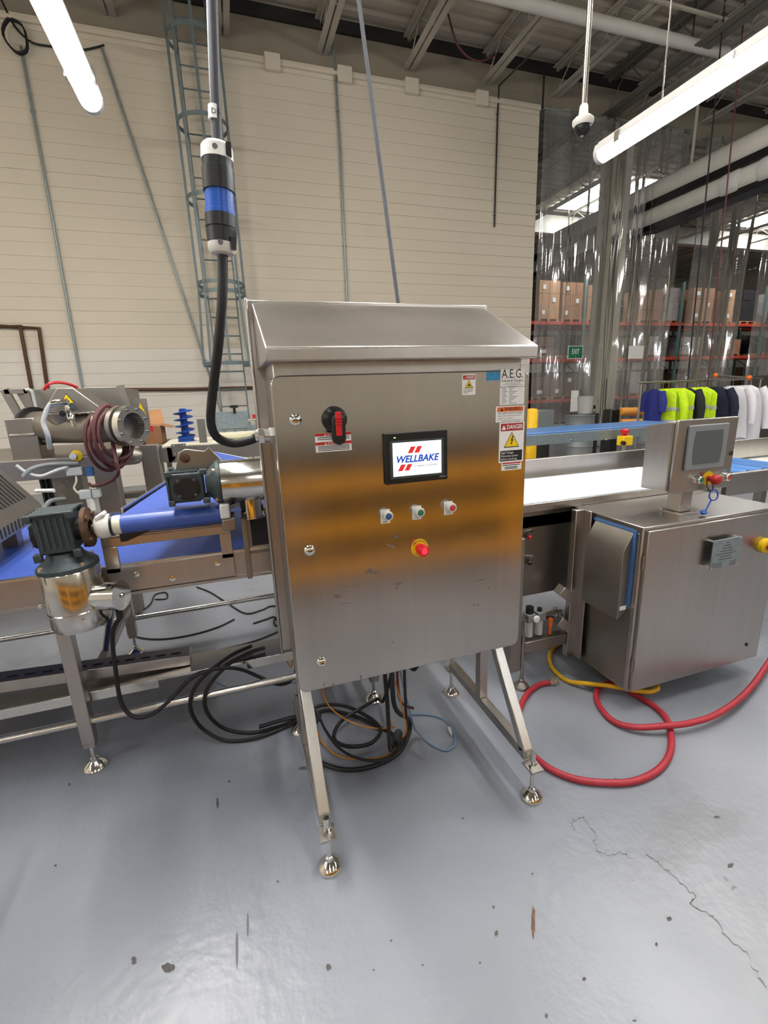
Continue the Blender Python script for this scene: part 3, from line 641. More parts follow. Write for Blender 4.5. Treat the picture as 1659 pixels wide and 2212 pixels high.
# ------------------------------------------------------------------ power drop
YP = 1.32
pc = thing('power_drop_cord', 'thick black power cord with blue twist connector hanging from the roof to the cabinet', 'power cord', (G.x-.05, G.y, G.z))
top = oy(466, 330, YP); a = oy(468, 318, YP); b = oy(481, 545, YP); ax = (a-b).normalized()
up1 = oy(458, 0, YP); dirn = (up1-a).normalized()
MB().tube([a+V(0, 0, -.02), a+dirn*.2, up1, up1+dirn*2, V(up1.x-.12, up1.y+.02, ROOF)], .0125, 14).build('upper_cable', 'cable_sheath', pc)
q = oy(463, 245, YP); MB().cyl(q-dirn*.014, q+dirn*.014, .0135, n=20).build('cable_tag', 'paper', pc)
MB().text('DK', q+V(.004, -.0137, -.002), .016).build('lettering', 'ink', pc, smooth=False)
Lc = (a-b).length
def seg(f0, f1, prof, m, nm, par=pc, n=28): return MB().lathe(a-ax*(Lc*f0), -ax, [(r, Lc*(f0*0+(f1-f0)*t)) for r, t in prof], n).build(nm, m, par)
seg(-.03, .13, [(.018, 0), (.030, .06), (.036, .25), (.037, 1)], 'white_plastic', 'cord_grip')
sk = seg(.10, .42, [(.034, 0), (.0365, .05), (.0345, .3), (.0345, .34), (.037, .36), (.037, 1)], 'black_plastic', 'socket_body')
seg(.42, .645, [(.0335, 0), (.0335, .8), (.035, .82), (.035, 1)], 'blue_plastic', 'blue_collar')
pb = seg(.645, .92, [(.0365, 0), (.0365, .45), (.0345, .47), (.0345, .52), (.0365, .54), (.034, 1)], 'black_plastic', 'plug_body')
seg(.90, 1.03, [(.034, 0), (.0335, .6), (.027, .9), (.015, 1)], 'white_plastic', 'cord_grip')
for f0, f1 in ((-.0, .12), (.88, 1.0)):
    MB().bar(a-ax*(Lc*f0)+V(.026, -.026, 0), a-ax*(Lc*f1)+V(.026, -.026, 0), .012, .012).build('clamp_strip', 'black_plastic', pc)
    q = a-ax*(Lc*(f0+f1)/2)+V(-.004, -.034, 0); MB().cyl(q, q+V(0, -.003, 0), .006, n=12).build('screw_recess', 'ink_grey', pc)
lo = [b, oy(480, 650, YP), oy(470, 760, YP+.02), oy(458, 860, YP+.06), oy(456, 915, 1.41), oy(470, 945, 1.44), oy(505, 958, 1.46), oy(545, 950, 1.46), G+V(-.045, 0, 0)]
MB().tube(lo, .0125, 14, sm=8).build('lower_cable', 'rubber', pc)
# thin cable that hangs behind the cabinet
p0, p1 = oy(775, 0, 3.2), oy(862, 670, 3.2); d = p0-p1
low = p1-d*((p1.z-.35)/d.z)
o = MB().tube([V(low.x+.35, 3.25, .014), V(low.x+.15, 3.2, .016), V(low.x+.03, 3.2, .12), low, p1, p0, p0+d*((ROOF-p0.z)/d.z)], .013, 10).build('hanging_cable', 'grey_cable'); tag(o, 'long grey-blue cable slanting down behind the cabinet hood', 'cable')
# ================================================================== left: lower conveyor with blue belt (runs along X)
YA0, YA1 = 1.93, 2.95; ZB = .765
ca = thing('belt_conveyor', 'long stainless conveyor with a blue belt on legs, running in from the left', 'conveyor', (-.8, 2.4, 0))
XA0, XA1 = -2.6, .62
MB().box(XA0, XA1, YA0, YA0+.012, ZB, ZB+.125).box(XA0, XA1, YA0-.012, YA0+.02, ZB, ZB+.012).build('front_beam', 'steel', ca, bevel=.002)
MB().box(XA0, XA1, YA0-.012, YA0+.0, ZB+.117, ZB+.127).build('front_lip', 'steel_bright', ca)
MB().box(XA0, XA1, YA1-.012, YA1, ZB, ZB+.125).build('back_beam', 'steel', ca)
MB().box(XA0+.05, XA1-.05, YA0+.025, YA1-.025, ZB+.095, ZB+.118).build('belt', 'blue_belt', ca, bevel=.008)
for i, (x, y) in enumerate(((87, 1310), (375, 1248))):
    p = oy(x, y, YA0-.013); MB().lathe(p, (0, -1, 0), [(.008, 0), (.008, .004), (.004, .006), (0, .006)], 10).build('bolt', 'chrome', ca)
def sq_leg(par, x, y, zt, w=.05, m='steel', zf=.13, r=.045):
    MB().box(x-w/2, x+w/2, y-w/2, y+w/2, zf, zt).build('leg', m, par, bevel=.003)
    MB().box(x-w/2+.004, x+w/2-.004, y-w/2+.004, y+w/2-.004, zf-.02, zf).build('leg_end', m, par)
    level_foot(par, x, y, zf, r=r)
pf = oz(203, 1668); pb_ = oz(335, 1396); pr = oz(817, 1526)
for x in (pf.x, pr.x):
    sq_leg(ca, x, YA0+.03, ZB); sq_leg(ca, x, YA1-.03, ZB)
    MB().bar((x, YA0+.05, .302), (x, YA1-.05, .302), .04).build('cross_bar', 'steel', ca, bevel=.003)
    MB().tube([(x, YA1-.05, .62), (x+.0, 2.3, .26)], .02, 12).build('diagonal_brace', 'steel', ca)
for y, zz in ((YA0+.03, .225), (YA1-.03, .23), (YA1-.03, .60)):
    MB().cyl((XA0, y, zz), (pr.x, y, zz), .0165, n=14).build('tie_rail', 'steel_bright', ca)
# tray of angle and slotted cover between the legs
ZT = .33
MB().box(XA0, .45, 2.0, 2.16, ZT-.006, ZT).box(XA0, -.42, 1.995, 2.001, ZT-.04, ZT+.004).box(-.05, .45, 1.995, 2.001, ZT-.04, ZT+.004).box(-.42, -.05, 1.995, 2.001, ZT-.008, ZT+.004).build('cable_tray', 'steel_bright', ca, bevel=.0015)
ca0, ca1 = V(-2.0, 2.10, .455), V(-.29, 2.10, .358)
sc = MB().bar(ca0, ca1, .09, .05).build('slotted_cover', 'steel', ca, bevel=.003)
for i in range(20):
    f0 = (.04+.062*i)/1.71; f1 = f0+.038/1.71; MB().bar(ca1+(ca0-ca1)*f0+V(0, -.01, .0255), ca1+(ca0-ca1)*f1+V(0, -.01, .0255), .014, .001).build('slot', 'ink', sc)
# raised window frame and support plates over the front beam
p0, p1 = oy(222, 1195, YA0-.02), oy(500, 1162, YA0-.02)
zt, zl = 1.005, ZB+.10
MB().box(p0.x, p1.x, YA0-.02, YA0-.008, zt-.035, zt).box(p0.x, p0.x+.05, YA0-.02, YA0-.008, zl, zt-.035).box(p1.x-.045, p1.x, YA0-.02, YA0-.008, zl, zt-.035).box(p0.x, p1.x, YA0-.02, YA0-.008, ZB+.02, zl+.02).box(p0.x, p1.x, YA0-.02, YA0+.05, zt, zt+.008).build('side_guard', 'steel', ca, bevel=.002)
for x, y in ((295, 1240), (470, 1216), (373, 1249)):
    q = oy(x, y, YA0-.021); MB().lathe(q, (0, -1, 0), [(.011, 0), (.011, .003), (.006, .004), (.006, .009), (0, .01)], 12).build('bolt', 'chrome', ca)
MB().box(.0, .14, YA0-.004, YA0+.008, ZB+.1, 1.06).box(.0, .02, YA0-.03, YA0+.008, ZB, 1.06).build('support_plate', 'steel_dark', ca, bevel=.002)
MB().box(.035, .12, YA0-.006, YA0-.003, .90, 1.03).build('plate_window', 'ink', ca)
# ------------------------------------------------------------------ upper transfer conveyor with blue belt
cb = thing('transfer_conveyor', 'angled transfer conveyor with blue belt and nose roller above the lower belt', 'conveyor', (0, 2.3, 1.0))
NZ, NR, NY = 1.079, .034, 1.81
P1 = V(-.406, NY, NZ+NR); P2 = V(-.115, 3.35, 1.155); P3 = V(.35, 2.24, 1.140); P4 = V(-.055, NY, NZ+NR)
MB().prism([P1+V(0, .0, -.008), P2+V(0, 0, -.008), P3+V(0, 0, -.008), P4+V(0, 0, -.008)], (0, 0, .008)).build('belt', 'blue_belt', cb, bevel=.003)
MB().cyl((-.406, NY, NZ), (-.055, NY, NZ), NR, n=28).build('nose_roller', 'blue_belt', cb)
MB().cyl(P2+V(-.01, .015, -.03), P3+V(.01, .0, -.03), .03, n=24).build('tail_roller', 'white_plastic', cb)
MB().prism([P1+V(.01, .05, -.040), P2+V(.005, 0, -.040), P3+V(0, 0, -.040), P4+V(0, .05, -.040)], (0, 0, .018)).build('slider_bed', 'steel_dark', cb)
MB().bar(P1+V(-.004, .06, -.012), P2+V(-.004, -.02, -.014), .006, .05).build('edge_rail', 'steel_bright', cb)
MB().cyl((-.406, NY, NZ), (-.432, NY, NZ), NR*.98, n=24).build('roller_end', 'cream_table', cb)
MB().cyl((-.432, NY, NZ), (-.440, NY, NZ), NR*1.12, n=24).build('seal_ring', 'black_plastic', cb)
MB().lathe((-.440, NY, NZ), (-1, 0, 0), [(.039, 0), (.043, .006), (.044, .034), (.039, .043), (.028, .050), (.015, .052)], 28).build('bearing_housing', 'white_plastic', cb)
MB().bar((-.478, NY-.01, NZ+.033), (-.450, NY-.01, NZ+.051), .047, .013).build('housing_lug', 'white_plastic', cb, bevel=.004)
MB().cyl((-.488, NY, NZ), (-.53, NY, NZ), .012, n=16).build('drive_shaft', 'chrome', cb)
MB().prism([(-.42, NY+.0, NZ-.036), (-.32, NY+.0, NZ-.036), (-.40, NY+.0, 1.014), (-.42, NY+.0, 1.014)], (0, .15, 0)).build('roller_bracket', 'black_plastic', cb)
MB().bar((.2, 2.2, ZB+.12), (.2, 2.2, NZ), .05).bar((.1, 2.9, ZB+.12), (.1, 2.9, 1.11), .05).build('stand', 'steel', cb)
# ------------------------------------------------------------------ gear motors
def gearbox(M, par, flange):
    """box centred on the origin of M, output along local +X, motor along local -Z"""
    def mb(): q = MB(); q.M = M; return q
    b = mb().box(-.046, .046, -.05, .05, -.055, .06).build('gearbox', 'cast_grey', par, bevel=.005)
    for s in (-1, 1):
        for t in (-1, 1):
            mb().box(s*.052-.010, s*.052+.010, t*.052-.010, t*.052+.010, .045, .066).build('corner_lug', 'cast_grey', b, bevel=.003)
            mb().box(s*.050-.010, s*.050+.010, t*.052-.010, t*.052+.010, -.072, -.048).build('corner_lug', 'cast_grey', b, bevel=.003)
    for k in range(5):
        for s in (-1, 1): mb().box(-.036+.016*k, -.030+.016*k, s*.05-.006, s*.05+.006, -.04, .05).build('fin', 'cast_grey', b)
    mb().box(-.055, .055, -.058, .058, .058, .066).build('top_plate', 'cast_grey', b, bevel=.003)
    mb().lathe((-.046, 0, 0), (-1, 0, 0), [(.044, 0), (.044, .012), (.036, .014), (.036, .017), (.020, .017), (0, .016)], 28).build('cover_disc', 'cast_black', b)
    for k in range(4):
        a = math.radians(45+90*k); mb().lathe((-.058, .038*math.cos(a), .038*math.sin(a)), (-1, 0, 0), [(.006, 0), (.006, .005), (0, .006)], 8).build('cover_bolt', 'cast_grey', b)
    if flange:
        mb().cyl((.046, 0, 0), (.07, 0, 0), .034, n=24).build('output_neck', 'cast_black', b)
        mb().ring((.07, 0, 0), (1, 0, 0), .06, .024, .012).build('output_flange', 'rust', b)
        for k in range(4):
            a = math.radians(45+90*k); mb().cyl((.082, .046*math.cos(a), .046*math.sin(a)), (.09, .046*math.cos(a), .046*math.sin(a)), .008, n=8).build('flange_bolt', 'rust', b)
    mb().lathe((0, 0, -.062), (0, 0, -1), [(.045, 0), (.05, .012), (.078, .036), (.082, .04), (.082, .052), (0, .052)], 32).build('adapter_bell', 'cast_grey', b)
    for k in range(4):
        a = math.radians(45+90*k); mb().cyl((.072*math.cos(a), .072*math.sin(a), -.10), (.072*math.cos(a), .072*math.sin(a), -.09), .009, n=6).build('bell_bolt', 'steel_bright', b)
    return b
def motor(M, par, jb_dir, L=.195):
    def mb(): q = MB(); q.M = M; return q
    z = -.114
    c = mb().lathe((0, 0, z), (0, 0, -1), [(.0, 0), (.078, 0), (.080, .004), (.080, L), (.083, L+.002), (.083, L+.045), (.076, L+.062), (.05, L+.072), (0, L+.074)], 40).build('motor_can', 'brushed_can', par)
    for k in range(3):
        a = math.radians(50+120*k); mb().lathe((.082*math.cos(a), .082*math.sin(a), z-L-.02), (math.cos(a), math.sin(a), 0), [(.005, 0), (.004, .003), (0, .004)], 8).build('screw', 'chrome', c)
    d = Vector(jb_dir)
    j = mb().lathe(V(0, 0, z-.10)+d*.06, d, [(.043, 0), (.043, .078), (.046, .08), (.046, .084), (0, .085)], 30).build('junction_box', 'chrome', par)
    mb().lathe(V(0, 0, z-.10)+d*.146, d, [(.008, 0), (.006, .005), (0, .006)], 10).build('screw', 'chrome', j)
    return c
# motor hanging upright on the nose roller shaft
M1 = Matrix.Translation((-.600, NY, NZ)) @ Matrix.Rotation(math.radians(-2), 4, 'Y') @ Matrix.Scale(1.17, 4)
g1 = thing('gear_motor', 'upright stainless gear motor hanging on the roller shaft at left', 'motor', (-.600, NY, .65))
gearbox(M1, g1, True); motor(M1, g1, V(.93, -.36, 0).normalized(), .126)
q = M1 @ V(.115, -.045, -.262); MB().cyl(q, q+V(0, 0, -.03), .012, n=8).build('cable_gland', 'black_plastic', g1)
gq = q+V(0, 0, -.03)
# motor lying level in front of the belt; its cover disc faces the viewer
M2 = Matrix.Translation(oy(404, 1062, 1.74)+V(0, .06, 0)) @ Matrix(((0, 0, -1, 0), (-1, 0, 0, 0), (0, 1, 0, 0), (0, 0, 0, 1))).inverted()
g2o = oy(404, 1058, 1.74)+V(0, .06, .006)
# local -X must face the viewer (-Y) and local -Z must point along +X
M2 = Matrix.Translation(g2o) @ Matrix(((0, 0, -1, 0), (1, 0, 0, 0), (0, -1, 0, 0), (0, 0, 0, 1))) @ Matrix.Scale(1.0, 4)
g2 = thing('gear_motor', 'level stainless gear motor with square black gearbox beside the cabinet', 'motor', g2o-V(0, 0, .12))
gearbox(M2, g2, False); motor(M2, g2, V(0, 1, 0), .20)
q = g2o+V(-.03, .03, .066)
MB().prism([q+V(-.01, 0, -.02), q+V(.01, 0, .05), q+V(.035, 0, .062), q+V(.10, 0, .05), q+V(.115, 0, .064), q+V(.165, 0, .0), q+V(.16, 0, -.02)], (0, .008, 0)).build('torque_arm', 'steel_dark', g2, bevel=.002)
MB().lathe(q+V(.03, 0, .03), (0, -1, 0), [(.018, 0), (.018, .006), (.010, .007), (.010, .014), (0, .015)], 14).build('arm_bolt', 'rust', g2)
q = g2o+V(.10, -.02, -.09)
MB().box(q.x, q.x+.035, q.y-.05, q.y+.05, q.z-.035, q.z+.02).build('support_bracket', 'white_plastic', g2, bevel=.006)
MB().box(q.x+.002, q.x+.05, q.y-.045, q.y+.06, q.z-.085, q.z-.035).build('mount_block', 'steel_dark', g2, bevel=.006)
q = g2o+V(.285, -.0, -.115); MB().cyl(q+V(-.02, 0, 0), q+V(.03, 0, 0), .014, n=8).build('cable_gland', 'black_plastic', g2)
MB().tube([q+V(.03, 0, 0), q+V(.07, .01, -.02), V(.10, 1.80, 1.0), V(.13, 1.81, .9), V(.16, 1.82, .75)], .007, 8, sm=6).build('motor_cable', 'rubber', g2)
# ------------------------------------------------------------------ vented stainless cover at the left edge
vc = thing('vented_cover', 'slotted stainless motor cover standing over the blue belt at the left edge', 'machine cover', (-1.1, 2.2, .95))
xr = -.90; za, zb_, zc_ = .985, 1.045, 1.265; xs = -1.05
MB().prism([(xr, 1.55, za), (xr, 1.55, zb_), (xs, 1.55, zc_), (-1.5, 1.55, zc_+.03), (-1.5, 1.55, za)], (0, 1.02, 0)).build('cover', 'steel_far', vc, bevel=.006)
sl = V(xs-xr, 0, zc_-zb_).normalized(); nn = V(sl.z, 0, -sl.x)
for i in range(26):
    y = 2.50-.034*i; c0 = V(xr, y, zb_)
    MB().bar(c0+sl*.055+nn*.0005, c0+sl*.205+nn*.0005, .013, .003, nn).build('vent_slot', 'ink', vc)
    MB().box(xr-.001, xr+.0012, y-.006, y+.006, za+.012, zb_-.008).build('vent_slot', 'ink', vc)
for i in range(12):
    y = 2.50-.03*i; MB().bar(V(xs-.02, y-.006, zc_+.002), V(xs-.14, y-.006, zc_+.011), .012, .003).build('vent_slot', 'ink', vc)
for x in (-1.0, -1.45):
    for y in (1.7, 2.45): box(x-.03, x+.03, y-.03, y+.03, ZB+.119, za).build('foot', 'steel_dark', vc)
# ------------------------------------------------------------------ depositor behind
dp_ = thing('depositor_machine', 'stainless filling machine with flanged pipe, hopper and hoses at far left', 'machine', (-1.2, 3.9, 0))
YM = 3.6
def dm(x, y, Y=YM): return oy(x, y, Y)
for a, b, Y in (((200, 975), (222, 1110), 3.5), ((306, 962), (322, 1060), 4.25)):
    p = dm(*a, Y); MB().box(p.x-.02, p.x+.115, Y, Y+.12, 0, p.z).build('post', 'steel_far', dp_, bevel=.004)
for x, Y in ((-2.2, 3.5), (-2.2, 4.25)): MB().box(x, x+.12, Y, Y+.12, 0, 1.15).build('post', 'steel_far', dp_, bevel=.004)
q = dm(200, 985, 3.52); MB().box(-2.3, q.x, 3.52, 3.60, q.z-.13, q.z).build('front_beam', 'steel_far', dp_, bevel=.004)
q2 = dm(306, 965, 4.27); MB().box(-2.3, q2.x, 4.27, 4.35, q2.z-.12, q2.z).build('back_beam', 'steel_far', dp_, bevel=.004)
MB().box(-2.2, q.x-.02, 3.60, 4.27, q.z-.03, q.z-.01).build('deck_plate', 'steel_far', dp_)
MB().box(-2.2, q.x, 3.62, 4.2, .62, .64).build('lower_shelf', 'steel_dark', dp_)
for x in (q.x-.15, -1.9): MB().box(x-.03, x+.03, 3.6, 4.27, .35, .42).build('side_rail', 'steel_far', dp_)
s0 = dm(166, 984, 3.515); MB().lathe(s0, (0, -1, 0), [(.036, 0), (.036, .008), (.03, .01), (0, .01)], 20).build('stop_ring', 'yellow', dp_)
MB().lathe(s0+V(-.008, -.01, 0), (0, -1, 0), [(.018, 0), (.018, .03), (.02, .034), (.02, .05), (0, .052)], 16).build('stop_button', 'paper_grey', dp_)
# pipe and flanges, pointing right and towards the viewer
rc = dm(281, 920, 3.35); pd = V(.80, -.60, 0).normalized()
pc0 = rc-pd*.86
MB().lathe(pc0, pd, [(0, 0), (.10, 0), (.108, .02), (.108, .60), (.10, .70), (.096, .80)], 36).build('pipe', 'steel_far', dp_)
MB().ring(pc0+pd*.79, pd, .128, .085, .035, 36).build('flange', 'steel_far', dp_)
fl2 = MB().ring(pc0+pd*.85, pd, .126, .082, .045, 36).build('flange', 'steel_bright', dp_)
MB().lathe_closed(pc0+pd*.70, pd, [(.082, 0), (.092, 0), (.092, .19), (.082, .19)], 32).build('pipe_bore', 'steel_dark', dp_)
xf, yf, _ = frame(pd)
for k in range(8):
    a = math.radians(22.5+45*k); b = pc0+pd*.88+(xf*math.cos(a)+yf*math.sin(a))*.108
    MB().cyl(b, b+pd*.028, .008, n=6).build('flange_bolt', 'steel_dark', fl2)
MB().ring(pc0+pd*.0, pd, .14, .09, .03, 32).build('flange', 'cast_black', dp_)
# neck, triangular housing, hopper
nk = pc0+pd*.36
YH = 3.45; A0, A1, A2 = oy(88, 893, YH), oy(228, 889, YH), oy(140, 838, YH); A0.z = A1.z = tz = (A0.z+A1.z)/2
MB().lathe(V(nk.x, nk.y, tz-.12), (0, 0, 1), [(.10, 0), (.105, .04), (.14, .09), (.15, .115)], 32).build('neck', 'steel_far', dp_)
MB().box(A0.x+.02, A1.x+.03, YH-.02, YH+.34, tz-.012, tz).build('neck_flange', 'steel_far', dp_, bevel=.003)
MB().prism([A0, A1, A2+V(.045, 0, 0), A2+V(-.045, 0, 0)], (0, .32, 0)).build('housing', 'steel_far', dp_, bevel=.006)
for k in range(4): MB().lathe(V(A1.x-.14+.05*k, YH-.02, tz-.006), (0, -1, 0), [(.008, 0), (.008, .01), (0, .011)], 8).build('flange_nut', 'steel_bright', dp_)
w0 = A2+V(-.0, -.002, -.065)
MB().add([w0+V(-.038, 0, -.03), w0+V(.038, 0, -.03), w0+V(0, 0, .034)], [(0, 1, 2)]).build('warning_triangle', 'ink', dp_)
MB().add([w0+V(-.033, -.001, -.027), w0+V(.033, -.001, -.027), w0+V(0, -.001, .028)], [(0, 1, 2)]).build('warning_triangle', 'label_yellow', dp_)
MB().add([w0+V(a_, -.002, b_) for a_, b_ in ((-.014, -.02), (.012, -.02), (.011, -.012), (.002, -.008), (.005, .003), (-.004, .0), (-.008, -.010))], [tuple(range(7))]).build('pictogram', 'ink', dp_)
hL, hR = dm(15, 842, 4.1), dm(262, 836, 4.1)
hz0 = 1.27
MB().prism([V(hL.x+.16, 4.08, hz0), V(hL.x+.05, 4.08, hL.z), V(hR.x-.02, 4.08, hR.z), V(hR.x+.05, 4.08, hz0)], (0, .012, 0)).build('hopper_front', 'steel_far', dp_, bevel=.002)
MB().prism([V(hL.x+.16, 4.7, hz0), V(hL.x+.05, 4.7, hL.z), V(hR.x-.02, 4.7, hR.z), V(hR.x+.05, 4.7, hz0)], (0, .012, 0)).build('hopper_back', 'steel_far', dp_)
MB().bar(V(hR.x-.0, 4.06, hR.z+.01), V(hR.x+.06, 4.06, hz0), .05, .03, (0, 1, 0)).build('hopper_edge', 'steel_far', dp_)
MB().box(hR.x+.0, hR.x+.02, 4.08, 4.7, hz0, hR.z-.01).build('hopper_side', 'steel_far', dp_)
MB().bar(V(hL.x, 4.06, hL.z), V(hL.x+.12, 4.06, 1.2), .05, .03, (0, 1, 0)).bar(V(hL.x-.0, 4.06, hL.z-.015), V(hL.x+.14, 4.06, hL.z-.015), .03, .03).bar(V(hL.x+.13, 4.06, hL.z), V(hL.x+.17, 4.06, 1.2), .03, .03, (0, 1, 0)).build('frame_side', 'steel_far', dp_)
MB().box(hR.x+.03, hR.x+.14, 4.2, 4.24, hR.z-.30, hR.z-.09).build('side_box', 'steel_far', dp_)
w1 = V(hR.x+.095, 4.198, hR.z-.17)
MB().add([w1+V(-.035, 0, -.05), w1+V(.035, 0, -.05), w1+V(0, 0, .05)], [(0, 1, 2)]).build('warning_triangle', 'label_yellow', dp_)
dg = dm(75, 935, 3.72); MB().box(dg.x-.15, dg.x+.02, 3.7, 3.95, dg.z-.20, dg.z+.10).box(dg.x-.14, dg.x+.01, 3.69, 3.95, dg.z-.02, dg.z).build('drive_box', 'steel_dark', dp_, bevel=.008)
MB().cyl(dg+V(.0, .05, -.06), dg+V(.13, -.02, -.04), .03, n=16).build('drive_shaft', 'steel_dark', dp_)
rl = dm(56, 902, 3.95); MB().cyl(rl+V(0, 0, -.06), rl+V(0, 0, .04), .032, n=16).build('red_beacon', 'red_plastic', dp_)
MB().cyl(rl+V(0, 0, .04), rl+V(0, 0, .07), .02, n=12).build('beacon_cap', 'paper_grey', dp_)
# valve fittings on the pipe
f0 = pc0+pd*.33+V(0, -.05, .13)
MB().tube([dm(108, 968, 3.42), dm(103, 940, 3.36), dm(94, 915, 3.36), dm(98, 895, 3.36), dm(108, 875, 3.36), dm(122, 868, 3.36), dm(137, 870, 3.36), dm(145, 880, 3.36)], .014, 10, sm=5).build('milky_hose', 'paper_grey', dp_)
MB().lathe(dm(112, 873, 3.35), dm(140, 869, 3.35)-dm(112, 873, 3.35), [(.018, 0), (.018, .03), (.013, .032), (.013, .05), (.019, .052), (.019, .085)], 12).build('hose_fitting', 'chrome', dp_)
MB().lathe(dm(145, 875, 3.35), (.1, 0, -1), [(.016, 0), (.02, .03), (.016, .05), (.022, .06), (.022, .085), (.012, .09), (.012, .13)], 12).build('valve', 'chrome', dp_)
MB().lathe(dm(137, 893, 3.32), (0, -1, 0), [(.018, 0), (.018, .02), (0, .022)], 12).build('valve_knob', 'black_plastic', dp_)
MB().lathe(dm(157, 880, 3.36), (.2, -1, 0), [(.024, 0), (.024, .02), (0, .022)], 12).build('valve_disc', 'cast_grey', dp_)
MB().tube([dm(95, 842, 3.9), dm(105, 830, 3.9), dm(125, 826, 3.95), dm(150, 830, 4.0), dm(168, 838, 4.05)], .010, 8, sm=5).build('red_hose_loop', 'red_plastic', dp_)
MB().tube([dm(55, 842, 4.0), dm(68, 845, 4.0), dm(75, 870, 4.0), dm(82, 900, 4.0)], .011, 8, sm=5).build('pale_hose', 'paper_grey', dp_)
# brown hose coiled on the flange
hc = []
for k in range(5):
    for j in range(16):
        a = 2*math.pi*j/16; rr_ = .155+.012*math.sin(k*2.1); c0 = pc0+pd*(.74-.028*k)+V(.0, 0, -.055-.01*k)
        hc.append(c0+xf*(math.sin(a)*rr_*.86)+V(0, 0, math.cos(a)*(rr_+.03*(k % 3))))
MB().tube(hc+[dm(252, 1000, 3.3), dm(256, 1020, 3.35), dm(246, 1035, 3.4), dm(225, 1045, 3.42), dm(200, 1050, 3.44), dm(192, 1045, 3.46)], .0115, 8, sm=2).build('coiled_hose', 'brown_hose', dp_)
# things slung below the beam
MB().tube([dm(35, 1005, 3.4), dm(60, 1022, 3.4), dm(90, 1028, 3.4), dm(125, 1015, 3.4), dm(150, 1008, 3.5)], .010, 8, sm=5).build('pale_hose', 'paper_grey', dp_)
MB().tube([dm(50, 1030, 3.38), dm(70, 1012, 3.4), dm(110, 1003, 3.45), dm(170, 1001, 3.48)], .013, 8, sm=5).build('grey_conduit', 'bezel_grey', dp_)
MB().tube([dm(88, 1115, 3.3), dm(105, 1085, 3.38), dm(125, 1079, 3.45), dm(140, 1078, 3.5)], .014, 8, sm=5).build('grey_conduit', 'bezel_grey', dp_)
e0 = dm(150, 1070, 3.62); MB().box(e0.x-.10, e0.x+.08, 3.66, 3.80, .5, e0.z+.18).build('electrical_box', 'steel_dark', dp_, bevel=.006)
for k in range(2): MB().lathe(dm(135, 1050+22*k, 3.66), (0, -1, 0), [(.022, 0), (.022, .006), (0, .007)], 14).build('knockout', 'steel_far', dp_)
MB().box(dm(85, 1050).x-.05, dm(85, 1050).x+.16, 3.75, 3.95, .70, 1.12).build('pump_block', 'cast_black', dp_, bevel=.01)
for k in range(6): x = dm(85, 1050).x-.04+.03*k; MB().box(x, x+.012, 3.735, 3.75, .74, 1.08).build('pump_fin', 'cast_grey', dp_)
v0 = dm(185, 1068, 3.46); MB().box(v0.x-.035, v0.x+.035, 3.44, 3.50, v0.z-.03, v0.z+.03).build('regulator', 'paper_grey', dp_, bevel=.006)
MB().box(v0.x+.04, v0.x+.085, 3.44, 3.50, v0.z-.028, v0.z+.028).build('regulator', 'paper_grey', dp_, bevel=.006)
MB().cyl(v0+V(.02, 0, -.03), v0+V(.02, 0, -.11), .026, .022, n=16).build('filter_bowl', 'white_plastic', dp_)
v1 = dm(162, 1018, 3.5); MB().box(v1.x-.045, v1.x+.045, 3.47, 3.52, v1.z-.025, v1.z+.025).build('valve_block', 'paper_grey', dp_, bevel=.004)
MB().tube([v1+V(.0, 0, -.02), dm(165, 1040, 3.46), dm(160, 1055, 3.46), dm(172, 1068, 3.46)], .006, 8, sm=5).build('air_line', 'cream_table', dp_)
v2 = dm(192, 1018, 3.52); MB().box(v2.x-.012, v2.x+.03, 3.49, 3.52, v2.z-.03, v2.z+.03).build('blue_clip', 'blue_conv', dp_)
v3 = dm(100, 1061, 3.3); MB().cyl(v3+V(-.07, .05, 0), v3+V(.04, 0, 0), .012, n=10).build('white_fitting', 'white_plastic', dp_)
q = dm(300, 985, 4.0); MB().lathe(V(q.x-.35, 4.05, q.z), (1, 0, 0), [(0, 0), (.07, 0), (.07, .30), (.06, .34), (.03, .37), (0, .375)], 24).build('lower_pipe', 'steel_far', dp_)
q = dm(250, 1075, 3.9); MB().box(q.x-.02, q.x+.05, 3.9, 3.92, q.z-.1, q.z+.05).build('white_card', 'paper', dp_)
q = dm(275, 1060, 4.2); MB().box(-.95, q.x+.15, 4.0, 4.1, q.z-.03, q.z+.01).build('cross_shelf', 'steel_far', dp_)
# ------------------------------------------------------------------ conveyor at the back with white belt and scraper frame
bc = thing('back_conveyor', 'stainless conveyor with a pale belt and scraper frame in front of the wall', 'conveyor', (.4, 4.8, 0))
YC = 4.45
c0, c1 = oy(345, 980, YC), oy(600, 960, YC); zt = oy(450, 960, YC).z
MB().box(c0.x+.06, 2.0, YC, YC+.03, zt-.14, zt).lathe((c0.x+.06, YC, zt-.07), (0, 1, 0), [(0, 0), (.07, 0), (.07, .03), (0, .03)], 24).build('front_beam', 'steel_far', bc, bevel=.003)
MB().box(c0.x+.06, 2.0, YC+.72, YC+.75, zt-.14, zt).build('back_beam', 'steel_far', bc)
MB().box(c0.x+.02, 2.0, YC+.03, YC+.72, zt-.02, zt+.012).build('belt', 'cream_table', bc, bevel=.006)
e = oy(387, 972, YC-.004); eb = MB().box(e.x-.06, e.x+.06, YC-.006, YC, e.z-.055, e.z+.055).build('end_plate', 'steel_far', bc, bevel=.002)
for sx in (-1, 1):
    for sz in (-1, 1): MB().lathe((e.x+sx*.042, YC-.006, e.z+sz*.036), (0, -1, 0), [(.011, 0), (.008, .006), (0, .007)], 10).build('bolt', 'steel_bright', eb)
